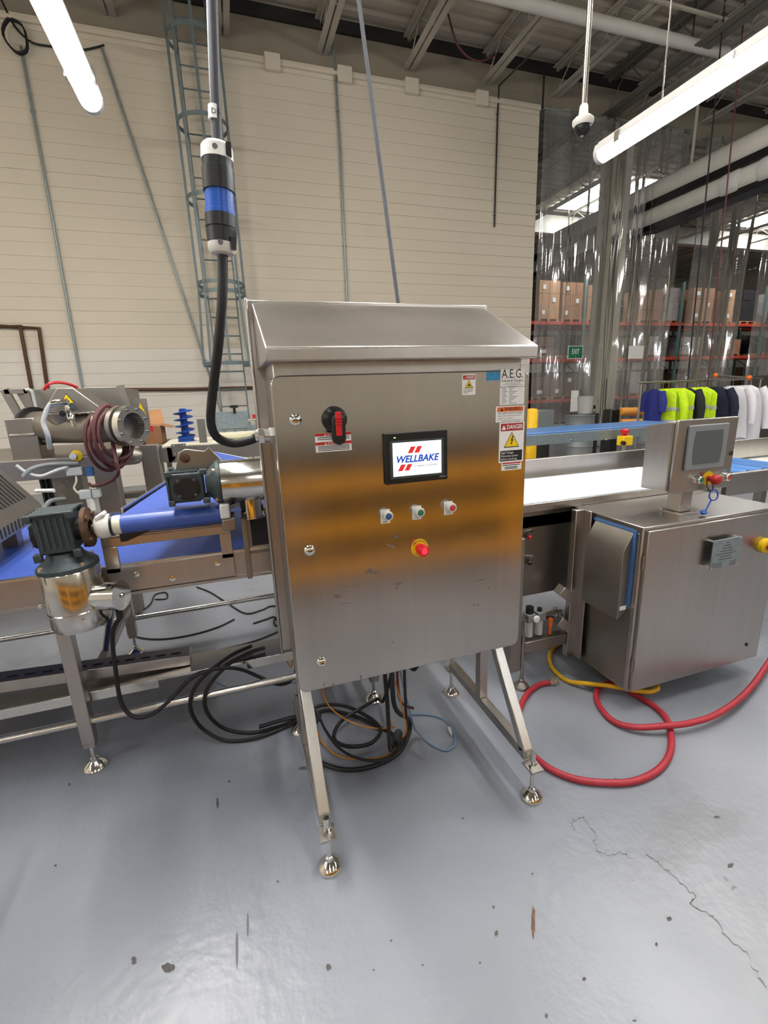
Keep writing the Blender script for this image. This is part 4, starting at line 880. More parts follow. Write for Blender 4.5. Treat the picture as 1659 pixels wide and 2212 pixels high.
for x in (c0.x+.35, 1.6):
    for y in (YC+.05, YC+.68): MB().box(x-.025, x+.025, y-.025, y+.025, 0, zt-.14).build('leg', 'steel_far', bc)
MB().box(c0.x+.1, 2.0, YC+.05, YC+.1, .55, .62).build('lower_rail', 'steel_far', bc)
z5 = zt+.012
for x in (437, 562): p = oy(x, 930, YC+.06); MB().box(p.x-.035, p.x+.03, YC+.05, YC+.1, z5, p.z+.10).build('scraper_post', 'steel_far', bc)
p, q = oy(462, 905, YC+.25), oy(538, 912, YC+.25)
MB().box(p.x-.05, q.x, YC+.25, YC+.262, q.z-.05, p.z+.06).box(p.x+.02, q.x+.14, YC+.263, YC+.27, q.z-.11, q.z-.03).build('scraper_plate', 'galvanised', bc)
MB().lathe(oy(508, 900, YC+.24)+V(0, 0, .03), (0, 0, 1), [(.012, 0), (.012, .05), (.04, .055), (.04, .075), (0, .078)], 12).build('star_knob', 'black_plastic', bc)
a_, b_ = oy(535, 907, YC+.1), oy(566, 907, YC+.1); MB().cyl(a_, b_, .012, n=10).build('adjuster_rod', 'steel_bright', bc)
r_ = oy(560, 900, YC+.12); MB().box(r_.x-.06, r_.x+.03, YC+.13, YC+.16, r_.z-.012, r_.z+.02).build('red_lever', 'red_plastic', bc)
a_, b_ = oy(470, 938, YC+.3), oy(565, 938, YC+.3); MB().cyl(V(a_.x-.05, YC+.3, z5+.045), V(b_.x, YC+.3, z5+.045), .045, n=20).build('roller', 'cream_table', bc)
for x in (484, 507, 530): p = oy(x, 925, YC+.27); MB().box(p.x-.015, p.x+.015, YC+.262, YC+.275, z5+.05, p.z+.06).build('scraper_stay', 'steel_far', bc)
# blue auger standing on the end of that belt
p = oy(403, 951, YC+.35); p.z = z5+.001; ag = thing('blue_auger', 'blue plastic auger screw standing upright near the wall', 'auger', p)
H = oy(397, 882, YC+.35).z-z5
MB().lathe(p, (0, 0, 1), [(.075, 0), (.075, .012), (.068, .014), (.068, .024), (.075, .026), (.075, .04), (.068, .042), (.068, .05), (.035, .055), (.030, H-.005), (0, H)], 24).build('core', 'blue_auger', ag)
m = MB(); n = 90; vs = []; fs = []
for i in range(n+1):
    a = 2*math.pi*4*i/n; zz = .05+(H-.07)*i/n; c_, s_ = math.cos(a), math.sin(a)
    for r_, dz in ((.02, -.010), (.085, -.004), (.085, .004), (.02, .010)): vs.append(p+V(r_*c_, r_*s_, zz+dz))
    if i: fs += [(4*i-4+j, 4*i-4+(j+1) % 4, 4*i+(j+1) % 4, 4*i+j) for j in range(4)]
m.add(vs, fs).build('flight', 'blue_auger', ag)
# side table with two cartons
tb = thing('steel_table', 'low stainless table by the wall carrying the cartons', 'table', (-1.2, 5.3, 0))
zq = 1.085; TY = 5.05
MB().box(-3.0, -.63, TY, TY+.75, zq-.04, zq).build('table_top', 'steel_far', tb, bevel=.004)
for x in (-2.9, -.70):
    for y in (TY+.05, TY+.7): MB().box(x-.025, x+.025, y-.025, y+.025, 0, zq-.04).build('leg', 'steel_far', tb)
def carton(name, x0, x1, y0, y1, z0, z1, label, m='cardboard', tape=True, group=None, marks=0):
    t = thing(name, label, 'box', ((x0+x1)/2, (y0+y1)/2, z0), group)
    box(x0, x1, y0, y1, z0, z1).build('carton_body', m, t, bevel=.004)
    if tape: box((x0+x1)/2-.03*(x1-x0)/.4, (x0+x1)/2+.03*(x1-x0)/.4, y0-.0015, y0, z1-.3*(z1-z0), z1).build('tape_strip', 'label_red' if tape == 2 else 'cardboard_tan', t)
    for k in range(marks):
        u = .18+.38*k+.1*random.random(); v = .25+.4*random.random(); a = x0+(x1-x0)*u; b = z0+(z1-z0)*v
        box(a, a+(x1-x0)*.2, y0-.004, y0, b, b+(z1-z0)*.2).build('paper_label', 'paper', t)
    return t
b0, b1 = oy(308, 921, TY+.12), oy(352, 962, TY+.12)
bx = carton('carton', b0.x, b1.x, TY+.12, TY+.5, zq, b0.z, 'brown carton with red tape, standing open-flapped before the wall', 'cardboard', 2)
MB().prism([V(b1.x, TY+.13, b0.z), V(b1.x, TY+.48, b0.z), V(b1.x+.10, TY+.48, b0.z-.03), V(b1.x+.10, TY+.13, b0.z-.03)], (0, 0, .004)).build('flap', 'cardboard', bx)
MB().prism([V(b0.x, TY+.5, b0.z), V(b1.x, TY+.5, b0.z), V(b1.x-.02, TY+.56, b0.z+.15), V(b0.x+.02, TY+.56, b0.z+.15)], (0, .004, 0)).build('flap', 'cardboard_tan', bx)
carton('carton', b0.x-.30, b0.x-.02, TY+.15, TY+.5, zq, b0.z+.01, 'brown carton half hidden behind the pipe flange', 'cardboard', 1)
# ================================================================== right: checkweigher style machine
mc = thing('belt_machine', 'stainless conveyor machine with white belt behind the cabinet on the right', 'machine', (2.2, 2.1, 0))
ZW = .95
MB().box(1.05, 2.62, 1.88, 2.42, ZW-.015, ZW).build('belt', 'white_belt', mc, bevel=.006)
MB().box(1.05, 2.62, 1.862, 1.878, ZW-.045, ZW-.004).build('front_rail', 'steel', mc, bevel=.002)
MB().box(1.05, 4.4, 2.52, 2.55, ZW-.02, ZW+.10).build('back_guide', 'steel', mc, bevel=.004)
MB().box(1.05, 2.62, 2.42, 2.52, ZW-.03, ZW-.012).build('bed_edge', 'steel_dark', mc)
MB().box(1.05, 2.62, 1.90, 2.40, ZW-.14, ZW-.03).build('conveyor_bed', 'steel_dark', mc, bevel=.004)
MB().box(2.66, 4.4, 1.85, 1.88, ZW-.10, ZW+.03).build('outfeed_rail', 'steel', mc, bevel=.003)
MB().box(2.66, 4.4, 2.35, 2.38, ZW+.0, ZW+.13).build('outfeed_guide', 'steel_bright', mc, bevel=.003)
MB().box(2.66, 4.4, 1.90, 2.35, ZW-.06, ZW-.01).build('outfeed_bed', 'pipe_white', mc, bevel=.003)
for k in range(5): x = 2.78+.13*k; MB().cyl((x, 1.92, ZW+.005), (x, 2.33, ZW+.005), .02, n=12).build('blue_roller', 'blue_conv', mc)
# frame with feet
for x in (1.235, 3.9):
    for y in (1.80, 2.45): MB().box(x-.03, x+.03, y-.03, y+.03, .10, ZW-.14).build('leg', 'steel_dark', mc, bevel=.003)
    level_foot(mc, x+.045, 1.775, .30, 'steel_far'); level_foot(mc, x+.045, 2.46, .16, 'steel_far')
MB().box(1.24, 1.544, 1.775, 1.825, .19, .25).build('lower_rail', 'steel_dark', mc, bevel=.003)
MB().box(1.2, 3.9, 2.42, 2.47, .28, .34).build('lower_rail', 'steel_dark', mc)
MB().box(1.2, 1.65, 1.98, 2.45, .415, .435).build('shelf', 'steel_dark', mc)
# small enclosure left of the big box
e0 = oy(1162, 1112, 1.9)
MB().box(1.15, 1.70, 1.90, 2.3, .44, .878).build('side_enclosure', 'steel_dark', mc, bevel=.005)
m = MB().box(1.10, 1.425, 1.895, 1.90, .44, .878)
for x, y, mm in ((1143, 1160, 'red_plastic'), (1143, 1215, 'black_plastic')):
    p = oy(x, y, 1.885); MB().lathe(p, (-.3, -1, 0), [(.012, 0), (.012, .015), (.008, .02), (0, .021)], 12).build('enclosure_knob', mm, mc)
    MB().cyl(p+V(.0, .0, .022), p+V(.03, .015, .026), .006, n=8).build('enclosure_latch', 'chrome', mc)
# hinged upright plate between enclosure and big box
MB().box(1.545, 1.60, 1.765, 1.80, .12, .915).box(1.592, 1.60, 1.72, 1.80, .12, .915).build('mount_post', 'steel', mc, bevel=.003)
for z in (.30, .47): MB().bar((1.50, 1.80, z+.03), (1.56, 1.79, z-.02), .06, .05).build('mount_bracket', 'steel', mc, bevel=.003)
# air preparation unit
MB().box(1.24, 1.53, 1.80, 1.812, .36, .375).build('unit_bracket', 'steel_dark', mc)
for k, x in enumerate((1.34, 1.40)):
    p = V(x, 1.86, .395)
    a = MB().box(x-.024, x+.024, 1.79, 1.84, .345, .39).build('regulator_body', 'bezel_grey', mc, bevel=.004)
    MB().cyl((x, 1.815, .345), (x, 1.815, .262), .02, n=16).build('filter_bowl', 'paper_grey', a)
    MB().cyl((x, 1.815, .39), (x, 1.815, .425 if k == 0 else .407), .020 if k == 0 else .012, n=16).build('regulator_knob', 'black_plastic', a)
MB().lathe((1.362, 1.79, .365), (0, -1, 0), [(.018, 0), (.018, .008), (.015, .011), (0, .012)], 20).build('pressure_gauge', 'paper', mc)
MB().tube([(1.42, 1.815, .375), (1.50, 1.815, .385), (1.51, 1.815, .37), (1.50, 1.815, .34)], .008, 8).build('elbow_pipe', 'steel_bright', mc)
MB().cyl((1.458, 1.80, .345), (1.458, 1.80, .30), .012, n=10).cyl((1.458, 1.80, .30), (1.458, 1.80, .255), .008, n=10).build('orange_coupler', 'label_orange', mc)
for k in range(3): MB().tube([(1.44, 1.87+.01*k, .36-.015*k), (1.52, 1.87, .31-.01*k), (1.60, 1.88, .30-.01*k)], .005, 6, sm=4).build('air_line', ('blue_wire', 'rubber', 'red_hose')[k], mc)
# ------------------------------------------------------------------ big box with panel, cover and name plate
bb = thing('machine_housing', 'big stainless floor-standing housing with angled vent cover and blue seal', 'machine housing', (2.0, 1.65, .10))
HX0, HX1, HY0, HY1, HZ0, HZ1 = 1.615, 2.45, 1.438, 1.852, .105, .905
box(HX0+.002, HX1, HY0+.003, HY1, HZ0, HZ1).build('housing_body', 'steel', bb, bevel=.006)
box(HX0-.004, HX1+.004, HY0-.004, HY1+.004, HZ1-.004, HZ1+.004).build('lid', 'steel', bb, bevel=.003)
box(HX0+.014, HX1-.004, HY0-.016, HY0+.004, HZ0+.01, HZ1-.012).build('front_door', 'steel', bb, bevel=.004)
box(HX0+.001, HX0+.006, HY0+.02, 1.752, HZ0+.01, HZ1-.03).build('left_panel', 'steel_dark', bb, bevel=.002)
for z in (.25, .75): MB().cyl((HX0+.008, HY0-.008, z-.03), (HX0+.008, HY0-.008, z+.03), .006, n=10).build('hinge', 'steel_dark', bb)
for x, y in ((HX0+.34, 1.64), (HX1-.16, 1.64), (HX0+.34, 1.81), (HX1-.16, 1.81)): level_foot(bb, x, y, HZ0+.005, 'steel_dark', r=.035)
# vent cover on the left face
y0, y1 = 1.485, 1.712; zc0, zc1 = .505, .875
MB().prism([(HX0, y0, zc1), (HX0-.05, y0, zc1-.085), (HX0-.05, y0, zc0-.04), (HX0, y0, zc0)], (0, y1-y0, 0)).build('vent_cover', 'steel_dark', bb, bevel=.002)
MB().box(HX0-.006, HX0+.004, y0-.014, y0, zc0+.02, zc1+.008).box(HX0-.006, HX0+.004, y0, y1+.01, zc1, zc1+.01).build('blue_seal', 'blue_conv', bb, label='pale blue seal strip')
q = ox(1346, 1278, HX0-.02); MB().box(HX0-.04, HX0-.005, y0-.0012, y0, zc0+.005, zc0+.025).build('small_label', 'paper', bb)
# name plate on stand-offs
npx, npz = oy(1555, 1190, HY0-.016).x, oy(1555, 1190, HY0-.016).z
npl = MB().box(npx-.086, npx+.086, HY0-.045, HY0-.040, npz-.068, npz+.068).build('name_plate', 'galvanised', bb, bevel=.001)
for sx in (-1, 1):
    for sz in (-1, 1): MB().cyl((npx+sx*.08, HY0-.016, npz+sz*.062), (npx+sx*.08, HY0-.048, npz+sz*.062), .005, n=10).build('stand_off', 'chrome', npl)
for k, f_ in enumerate((.12, .3, .4, .5, .8, .45, .55)):
    z = npz+.05-.013*k; MB().add([(npx-.08*f_, HY0-.0455, z-.0025), (npx+.08*f_, HY0-.0455, z-.0025), (npx+.08*f_, HY0-.0455, z+.0025), (npx-.08*f_, HY0-.0455, z+.0025)], [(0, 1, 2, 3)]).build('engraved_line', 'ink_grey', npl)
for k in range(4):
    z = npz-.043-.0065*k
    for a_, b_ in ((-.078, -.02), (.03, .07)): MB().add([(npx+a_, HY0-.0455, z-.0016), (npx+b_, HY0-.0455, z-.0016), (npx+b_, HY0-.0455, z+.0016), (npx+a_, HY0-.0455, z+.0016)], [(0, 1, 2, 3)]).build('engraved_line', 'ink_grey', npl)
p = oy(1648, 1177, HY0-.016)
MB().lathe(p, (0, -1, 0), [(.036, 0), (.036, .02), (.03, .024), (0, .024)], 24).build('stop_collar', 'yellow', bb)
MB().lathe(p+V(0, -.024, 0), (0, -1, 0), [(.014, 0), (.014, .012), (.026, .016), (.028, .03), (.02, .04), (0, .042)], 24).build('stop_mushroom', 'label_dred', bb)
p = oy(1612, 1392, HY0-.016); MB().ring(p, (0, -1, 0), .009, .006, .003, 16).build('lock', 'ink', bb)
# ------------------------------------------------------------------ operator terminal on a pedestal
ot = thing('operator_terminal', 'small stainless operator terminal with grey screen on a pedestal', 'terminal', (1.96, 1.56, HZ1+.004))
TX0, TX1, TY0, TY1, TZ0, TZ1 = 1.815, 2.165, 1.50, 1.665, 1.022, 1.338
zz = HZ1+.004
MB().box(1.90, 2.02, 1.51, 1.63, zz, zz+.006).build('base_plate', 'steel', ot, bevel=.001)
for x in (1.91, 2.01):
    for y in (1.52, 1.62): MB().lathe((x, y, zz+.006), (0, 0, 1), [(.006, 0), (.005, .004), (0, .005)], 8).build('bolt', 'chrome', ot)
MB().box(1.925, 1.995, 1.535, 1.605, zz+.006, TZ0+.002).build('pedestal', 'steel', ot, bevel=.004)
MB().add([(TX0, TY0+.02, TZ0), (TX1, TY0+.02, TZ0), (TX1, TY0+.02, TZ1), (TX0, TY0+.02, TZ1), (TX0+.004, TY1, TZ0+.0), (TX1, TY1, TZ0+.0), (TX1, TY1, TZ1-.028), (TX0+.004, TY1, TZ1-.028)],
         [(0, 1, 2, 3), (4, 7, 6, 5), (0, 4, 5, 1), (3, 2, 6, 7), (0, 3, 7, 4), (1, 5, 6, 2)]).build('terminal_body', 'steel', ot, bevel=.004)
tdoor = MB().plate(((TX0+TX1)/2, TY0+.018, (TZ0+TZ1)/2), (1, 0, 0), (0, 0, 1), TX1-TX0+.004, TZ1-TZ0+.006, .008, .018, 4).build('terminal_door', 'steel', ot, bevel=.003)
MB().cyl((TX0-.004, TY0+.02, TZ0+.01), (TX0-.004, TY0+.02, TZ1-.01), .005, n=10).build('piano_hinge', 'steel_dark', ot)
cx_, cz_ = 1.985, 1.218
sb = MB().plate((cx_, TY0, cz_), (1, 0, 0), (0, 0, 1), .232, .196, .008, .012, 4).build('screen_bezel', 'bezel_grey', ot, bevel=.003)
n = 10; pts = []
for i in range(n+1): t = -1+2*i/n; pts.append((cx_-.078-.007*(1-t*t), TY0-.0125, cz_+.072*t))
for i in range(n+1): t = 1-2*i/n; pts.append((cx_+.078+.007*(1-t*t), TY0-.0125, cz_+.072*t))
MB().prism(pts, (0, -.0012, 0)).build('screen_glass', 'screen_off', sb)
def tbtn(x, z, mm, lab):
    b = MB().lathe((x, TY0, z), (0, -1, 0), [(.021, 0), (.018, .012), (.016, .020), (.017, .024), (.015, .028), (.012, .0285), (.012, .026), (0, .026)], 24).build('push_button', 'steel_bright', ot, label=lab)
    MB().lathe((x, TY0-.026, z), (0, -1, 0), [(.0105, 0), (.009, .002), (0, .0022)], 16).build('button_cap', mm, b)
    MB().box(x-.022, x+.012, TY0-.0008, TY0, z+.016, z+.036).build('legend_plate', 'galvanised', b)
q = oy(1505, 1035, TY0); tbtn(q.x-.004, q.z, 'button_green', 'green button'); q = oy(1565, 1029, TY0); tbtn(q.x-.004, q.z, 'button_red', 'red button')
q = oy(1528, 1033, TY0)
MB().lathe(q, (0, -1, 0), [(.033, 0), (.033, .003), (0, .003)], 28).build('stop_ring', 'yellow', ot)
MB().lathe(q+V(0, -.003, 0), (0, -1, 0), [(.012, 0), (.012, .022), (.021, .026), (.023, .04), (.018, .052), (.008, .057), (0, .058)], 24).build('stop_mushroom', 'label_dred', ot)
q2 = oy(1579, 979, TY0); MB().ring(q2, (0, -1, 0), .010, .007, .003, 16).build('lock', 'ink', ot)
# blue tag on a cord round the stop button
q = q+V(0, -.012, 0)
tg = thing('blue_tag', 'blue plastic tag on a loop hanging from the terminal stop button', 'tag', q+V(0, -.01, -.2))
MB().tube([q+V(.014*math.sin(a), -.002, .014*math.cos(a)) for a in [math.pi*(.5+i/6) for i in range(0, 1)]]+[q+V(-.014, 0, 0), q+V(-.02, -.006, -.03), q+V(-.012, -.014, -.052), q+V(.004, -.016, -.056), q+V(.012, -.010, -.03), q+V(.014, 0, 0)], .0022, 6, sm=6).build('cord', 'navy_cloth', tg)
def tq(x, y): return oy(x, y, TY0-.03)
lp_ = [tq(1535, 1062), tq(1543, 1058), tq(1550, 1064), tq(1549, 1076), tq(1541, 1081), tq(1533, 1076), tq(1533, 1066), tq(1537, 1061)]
MB().tube(lp_, .0032, 8, sm=5).build('loop', 'blue_plastic', tg)
MB().tube([tq(1537, 1079), tq(1530, 1092), tq(1524, 1103)], .0038, 8).build('stem', 'blue_plastic', tg)
e = tq(1520, 1106); MB().lathe(e+V(0, 0, -.012), (0, 0, 1), [(0, 0), (.010, .002), (.016, .010), (.012, .016), (.005, .019), (0, .02)], 16).build('end_knob', 'blue_plastic', tg)
# ------------------------------------------------------------------ blue conveyor further back, stop box, bollard
bl = thing('blue_conveyor', 'grey framed conveyor with light blue belt behind the white belt', 'conveyor', (3.6, 4.2, 0))
MB().box(2.0, 4.9, 4.0, 4.03, .925, 1.03).build('front_beam', 'galvanised', bl, bevel=.003)
MB().box(2.0, 4.9, 4.55, 4.58, .925, 1.03).build('back_beam', 'galvanised', bl)
MB().box(2.0, 4.9, 4.03, 4.55, 1.0, 1.05).build('belt', 'blue_conv', bl, bevel=.012)
for x in (2.2, 4.7):
    for y in (4.03, 4.55): MB().box(x-.03, x+.03, y-.03, y+.03, 0, .93).build('leg', 'galvanised', bl)
for x in (1235, 1310): p = oy(x, 950, 3.999); MB().lathe(p, (0, -1, 0), [(.012, 0), (.008, .006), (0, .007)], 8).build('bolt', 'steel_dark', bl)
p = oy(1344, 1010, 3.9)
sbx = thing('stop_box', 'yellow emergency stop box with red button on a short post', 'emergency stop', (p.x, 3.9, 0))
zb2 = oy(1344, 962, 3.9).z
MB().cyl((p.x, 3.9, .0), (p.x, 3.9, zb2), .02, n=12).build('post', 'steel_bright', sbx)
MB().lathe((p.x, 3.9, 0), (0, 0, 1), [(.09, 0), (.09, .012), (.03, .02), (0, .02)], 20).build('foot_plate', 'steel_far', sbx)
MB().box(p.x-.06, p.x+.06, 3.85, 3.95, zb2, zb2+.10).build('box_body', 'yellow', sbx, bevel=.006)
MB().lathe((p.x-.01, 3.9, zb2+.10), (0, 0, 1), [(.024, 0), (.024, .02), (.042, .03), (.042, .06), (.03, .07), (0, .072)], 20).build('stop_mushroom', 'red_plastic', sbx)
MB().lathe((p.x-.05, 3.87, zb2+.03), (-.6, -1, 0), [(.026, 0), (.02, .05), (0, .052)], 12).build('cable_gland', 'black_plastic', sbx)
p = oy(1149, 900, 5.2); t = MB().lathe((p.x, 5.2, 0), (0, 0, 1), [(.075, 0), (.075, oy(1149, 882, 5.2).z-.03), (.06, oy(1149, 882, 5.2).z-.008), (.02, oy(1149, 882, 5.2).z), (0, oy(1149, 882, 5.2).z)], 20).build('bollard', 'safety_yellow'); tag(t, 'yellow safety bollard just right of the cabinet', 'bollard')
# stainless sheet panel at the right edge
PY = 6.5; sp = thing('steel_partition', 'tall stainless panel at the right edge behind the white coat', 'panel', (oy(1640, 900, PY).x, PY, 0))
x0_ = oy(1612, 900, PY).x
MB().box(x0_, x0_+1.6, PY, PY+.02, .30, 1.56).build('sheet', 'steel_far', sp, bevel=.003)
MB().box(x0_, x0_+1.6, PY-.02, PY+.04, .24, .30).build('sheet_rail', 'steel_far', sp)
for x in (x0_+.1, x0_+1.5): MB().box(x-.03, x+.03, PY-.02, PY+.04, 0, .24).build('leg', 'steel_far', sp)
# ================================================================== clear curtain sheets in the opening
CYc = WY-.08
def curtain(pxa, pxb, label, z0, folds, seed, yoff=0):
    rd = random.Random(seed); xa, xb = oy(pxa, 600, CYc).x, oy(pxb, 600, CYc).x; nx = max(24, int((xb-xa)*46)); nz = 64
    ph = [rd.uniform(0, 6.28) for _ in range(8)]; fr = [rd.uniform(.7, 1.5) for _ in range(8)]
    vs = []; fs = []; H = LEDGE-.02
    for j in range(nz+1):
        t = j/nz; z = z0+(H-z0)*t
        for i in range(nx+1):
            u = i/nx*(xb-xa); k = 2*math.pi*folds
            am = .05+.05*(1-t)
            y = CYc+yoff+am*math.sin(k*u*fr[0]+ph[0]+.5*math.sin(2.1*t+ph[3]))+.03*math.sin(k*2.3*u*fr[1]+ph[1]+.8*math.sin(3.3*t+ph[4]))+.010*math.sin(k*5.1*u+ph[2]+1.3*math.sin(7*t+ph[5]))+.012*math.sin(17*t+3*u+ph[6])*math.sin(4.*u+ph[7])
            vs.append((xa+u, y-.05, z))
    for j in range(nz):
        for i in range(nx):
            a = j*(nx+1)+i; c_ = vs[a]
            if TX-.36 < c_[0] < TX+.32 and zt_trunk-.98 < c_[2] < zt_trunk+.28: continue      # opening cut for the trunking
            fs.append((a, a+1, a+nx+2, a+nx+1))
    t = thing('plastic_curtain', label, 'curtain', ((xa+xb)/2, CYc, z0), 'clear curtain sheets')
    o = MB().add(vs, fs).build('sheet', 'clear_vinyl', t, angle=180)
    MB().tube([(xa, CYc-.03+yoff, H), (xb, CYc-.03+yoff, H)], .02, 8).build('hanging_rail', 'galvanised', t)
    for x in (xa+.1, (xa+xb)/2, xb-.1): MB().bar((x, CYc-.03+yoff, H), (x, WY+.13, H+.06), .03, .02).build('rail_bracket', 'galvanised', t)
    return t
curtain(1160, 1297, 'clear plastic curtain between the wall end and the column', .05, 1.1, 3)
curtain(1299, 1452, 'wide clear plastic curtain hanging over the column', .05, 1.2, 5, -.06)
curtain(1492, 1602, 'clear plastic curtain strip right of the open gap', .9, 1.2, 8)
curtain(1635, 1760, 'clear plastic curtain strip at the right edge of the photo', .9, 1.1, 11, -.05)
for pxc, y0, y1, k in ((1243, 747, 775, 0), (1374, 747, 775, 1)):
    Y = CYc-.30; a_, b_ = oy(pxc-16, 761, Y), oy(pxc+16, 761, Y); t_, u_ = oy(pxc, y0, Y), oy(pxc, y1, Y); zc = (t_.z+u_.z)/2; xc = (a_.x+b_.x)/2
    s = thing('hanging_sign', ('green EXIT sign hanging in front of the clear curtain', 'plain white sign hanging in front of the clear curtain')[k], 'sign', (xc, Y, u_.z))
    MB().box(a_.x, b_.x, Y, Y+.01, u_.z, t_.z).build('sign_board', ('paper', 'paper')[k], s)
    if k == 0:
        MB().box(a_.x+.012, b_.x-.012, Y-.002, Y, u_.z+.012, t_.z-.012).build('green_field', 'exit_green', s)
        MB().text('EXIT', (xc, Y-.004, zc+.01), .15, fit=.19, bold=.01).build('lettering', 'paper', s, smooth=False)
    for x in (a_.x+.03, b_.x-.03): MB().cyl((x, Y+.005, t_.z), (x, CYc-.05-.05*k, LEDGE-.02), .004, n=5).build('hanging_cord', 'steel_bright', s)
# hanging ropes in the gap
for x, nm in ((1516, 'dark rope hanging in the gap between the curtains'), (1560, 'reddish rope hanging in front of the curtain strip')):
    Y = 7.0; a_ = oy(x+18, 330, Y); b_ = oy(x-38, 900, Y); d_ = a_-b_
    o = MB().tube([b_, a_, a_+d_*((ROOF-a_.z)/d_.z)], .013, 6).build('hanging_rope', 'dark_cloth' if x < 1550 else 'brown_hose'); tag(o, nm, 'rope')
# ------------------------------------------------------------------ pallet racks
RY = 16.0
LV = [oy(1500, 848, RY).z, oy(1500, 770, RY).z, oy(1500, 698, RY).z]
UX = [11.2, 13.7, 16.2, 18.7, 21.2, 23.7, 26.2]
for i in range(len(UX)-1):
    rk = thing('pallet_rack', ('pallet rack bay seen nearest the cabinet, behind the curtain', 'pallet rack bay just behind the column', 'pallet rack bay left of the open gap', 'pallet rack bay in the open gap', 'pallet rack bay right of the open gap', 'pallet rack bay at the right edge')[i], 'rack', ((UX[i]+UX[i+1])/2, RY+.5, 0), 'warehouse pallet racks')
    for x in ((UX[i],) if i else (UX[0],))+((UX[-1],) if i == len(UX)-2 else ()):
        for y in (RY, RY+1.0): MB().box(x-.05, x+.05, y-.04, y+.04, 0, LV[2]+1.6).build('upright', 'rack_green', rk)
        for z in (.6, 1.8, 3.0, 4.2): MB().bar((x, RY, z), (x, RY+1.0, z+.7), .03).build('frame_brace', 'rack_green', rk)
    for z in LV:
        for y in (RY-.03, RY+1.0): MB().box(UX[i]+.055, UX[i+1]-.055, y-.025, y+.025, z-.12, z).build('beam', 'rack_orange', rk)
    for z in LV: MB().box(UX[i]+.06, UX[i+1]-.06, RY, RY+.98, z-.03, z).build('deck', 'dark_steel', rk)
# loads, given by left and right pixel and height
def load(a, b, lv, h, m, label, marks=0, dy=.04, wrapped=False, pallet=True):
    z0 = LV[lv] if lv >= 0 else 0; xa, xb = oy(a, 760, RY+dy).x, oy(b, 760, RY+dy).x
    for u in UX:                                     # keep clear of the uprights
        if xa-.07 < u < xb+.07:
            if u-xa < xb-u: xa = u+.07
            else: xb = u-.07
    t = thing('pallet_load', label, 'box', ((xa+xb)/2, RY+.5, z0), 'loads on the warehouse racks')
    zp = z0+.002
    if pallet:
        for k in range(3): x = xa+(xb-xa-.1)*k/2; box(x, x+.1, RY+dy, RY+.9, zp, zp+.09).build('pallet_runner', 'cardboard_tan', t)
        box(xa, xb, RY+dy, RY+.9, zp+.09, zp+.115).build('pallet_deck', 'cardboard_tan', t); zp += .115
    nx = max(1, round((xb-xa)/.6)); nz = max(1, round((h-.115)/.42)); hh = (h-.115)/nz; ww = (xb-xa)/nx
    for i in range(nx):
        for j in range(nz):
            c = box(xa+ww*i+.006, xa+ww*(i+1)-.006, RY+dy+random.uniform(0, .02), RY+.88, zp+hh*j, zp+hh*(j+1)-.008).build('carton', m, t)
            if marks and (i+j) % 2 == 0: box(xa+ww*(i+.3), xa+ww*(i+.6), RY+dy-.006, RY+dy, zp+hh*(j+.3), zp+hh*(j+.65)).build('paper_label', 'paper', c)
    return t
T3 = oy(1500, 620, RY).z-LV[2]
load(1160, 1203, 2, T3*1.02, 'cardboard_tan', 'tan carton stack on the top rack level nearest the cabinet', 1)
load(1209, 1256, 2, T3, 'cardboard', 'brown carton stack on the top rack level left of the column', 1)
load(1262, 1290, 2, T3*.95, 'cardboard', 'carton stack on the top level partly behind the column', 1)
load(1372, 1420, 2, T3*.9, 'cardboard', 'carton stack on the top level behind the curtain with signs', 0)
load(1428, 1470, 2, T3*.97, 'wrapped', 'film wrapped stack on the top level at the gap', 0)
load(1484, 1528, 2, T3, 'cardboard', 'carton stack on the top level, left of a pair in the gap', 1)
load(1532, 1572, 2, T3*.98, 'cardboard_tan', 'carton stack on the top level, right of a pair in the gap', 1)
load(1588, 1622, 2, T3, 'wrapped_dark', 'dark film wrapped stack on the top level at the right', 0)
load(1630, 1665, 2, T3*.92, 'wrapped', 'pale wrapped stack on the top level at the right edge', 0)
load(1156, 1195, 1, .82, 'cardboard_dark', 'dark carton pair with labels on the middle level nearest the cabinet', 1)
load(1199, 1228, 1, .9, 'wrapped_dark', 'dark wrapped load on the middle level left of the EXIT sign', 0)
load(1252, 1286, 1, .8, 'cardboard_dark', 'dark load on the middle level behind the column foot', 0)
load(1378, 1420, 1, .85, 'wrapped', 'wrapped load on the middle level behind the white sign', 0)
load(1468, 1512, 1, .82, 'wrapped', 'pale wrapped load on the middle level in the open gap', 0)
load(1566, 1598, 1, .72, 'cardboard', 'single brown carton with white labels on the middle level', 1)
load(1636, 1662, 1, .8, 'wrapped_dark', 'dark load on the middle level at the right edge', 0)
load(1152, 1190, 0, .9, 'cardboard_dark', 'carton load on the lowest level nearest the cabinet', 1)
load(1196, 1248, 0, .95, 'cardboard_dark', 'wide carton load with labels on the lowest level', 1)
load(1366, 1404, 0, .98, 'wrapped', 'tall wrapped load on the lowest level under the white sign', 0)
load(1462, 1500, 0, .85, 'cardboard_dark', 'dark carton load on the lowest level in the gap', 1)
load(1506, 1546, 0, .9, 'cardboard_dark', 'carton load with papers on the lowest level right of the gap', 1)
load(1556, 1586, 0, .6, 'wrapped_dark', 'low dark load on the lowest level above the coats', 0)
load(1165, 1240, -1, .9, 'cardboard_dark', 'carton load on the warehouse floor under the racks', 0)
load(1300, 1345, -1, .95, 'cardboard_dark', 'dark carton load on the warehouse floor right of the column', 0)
load(1450, 1520, -1, .9, 'cardboard_dark', 'carton load on the warehouse floor behind the vests', 0)
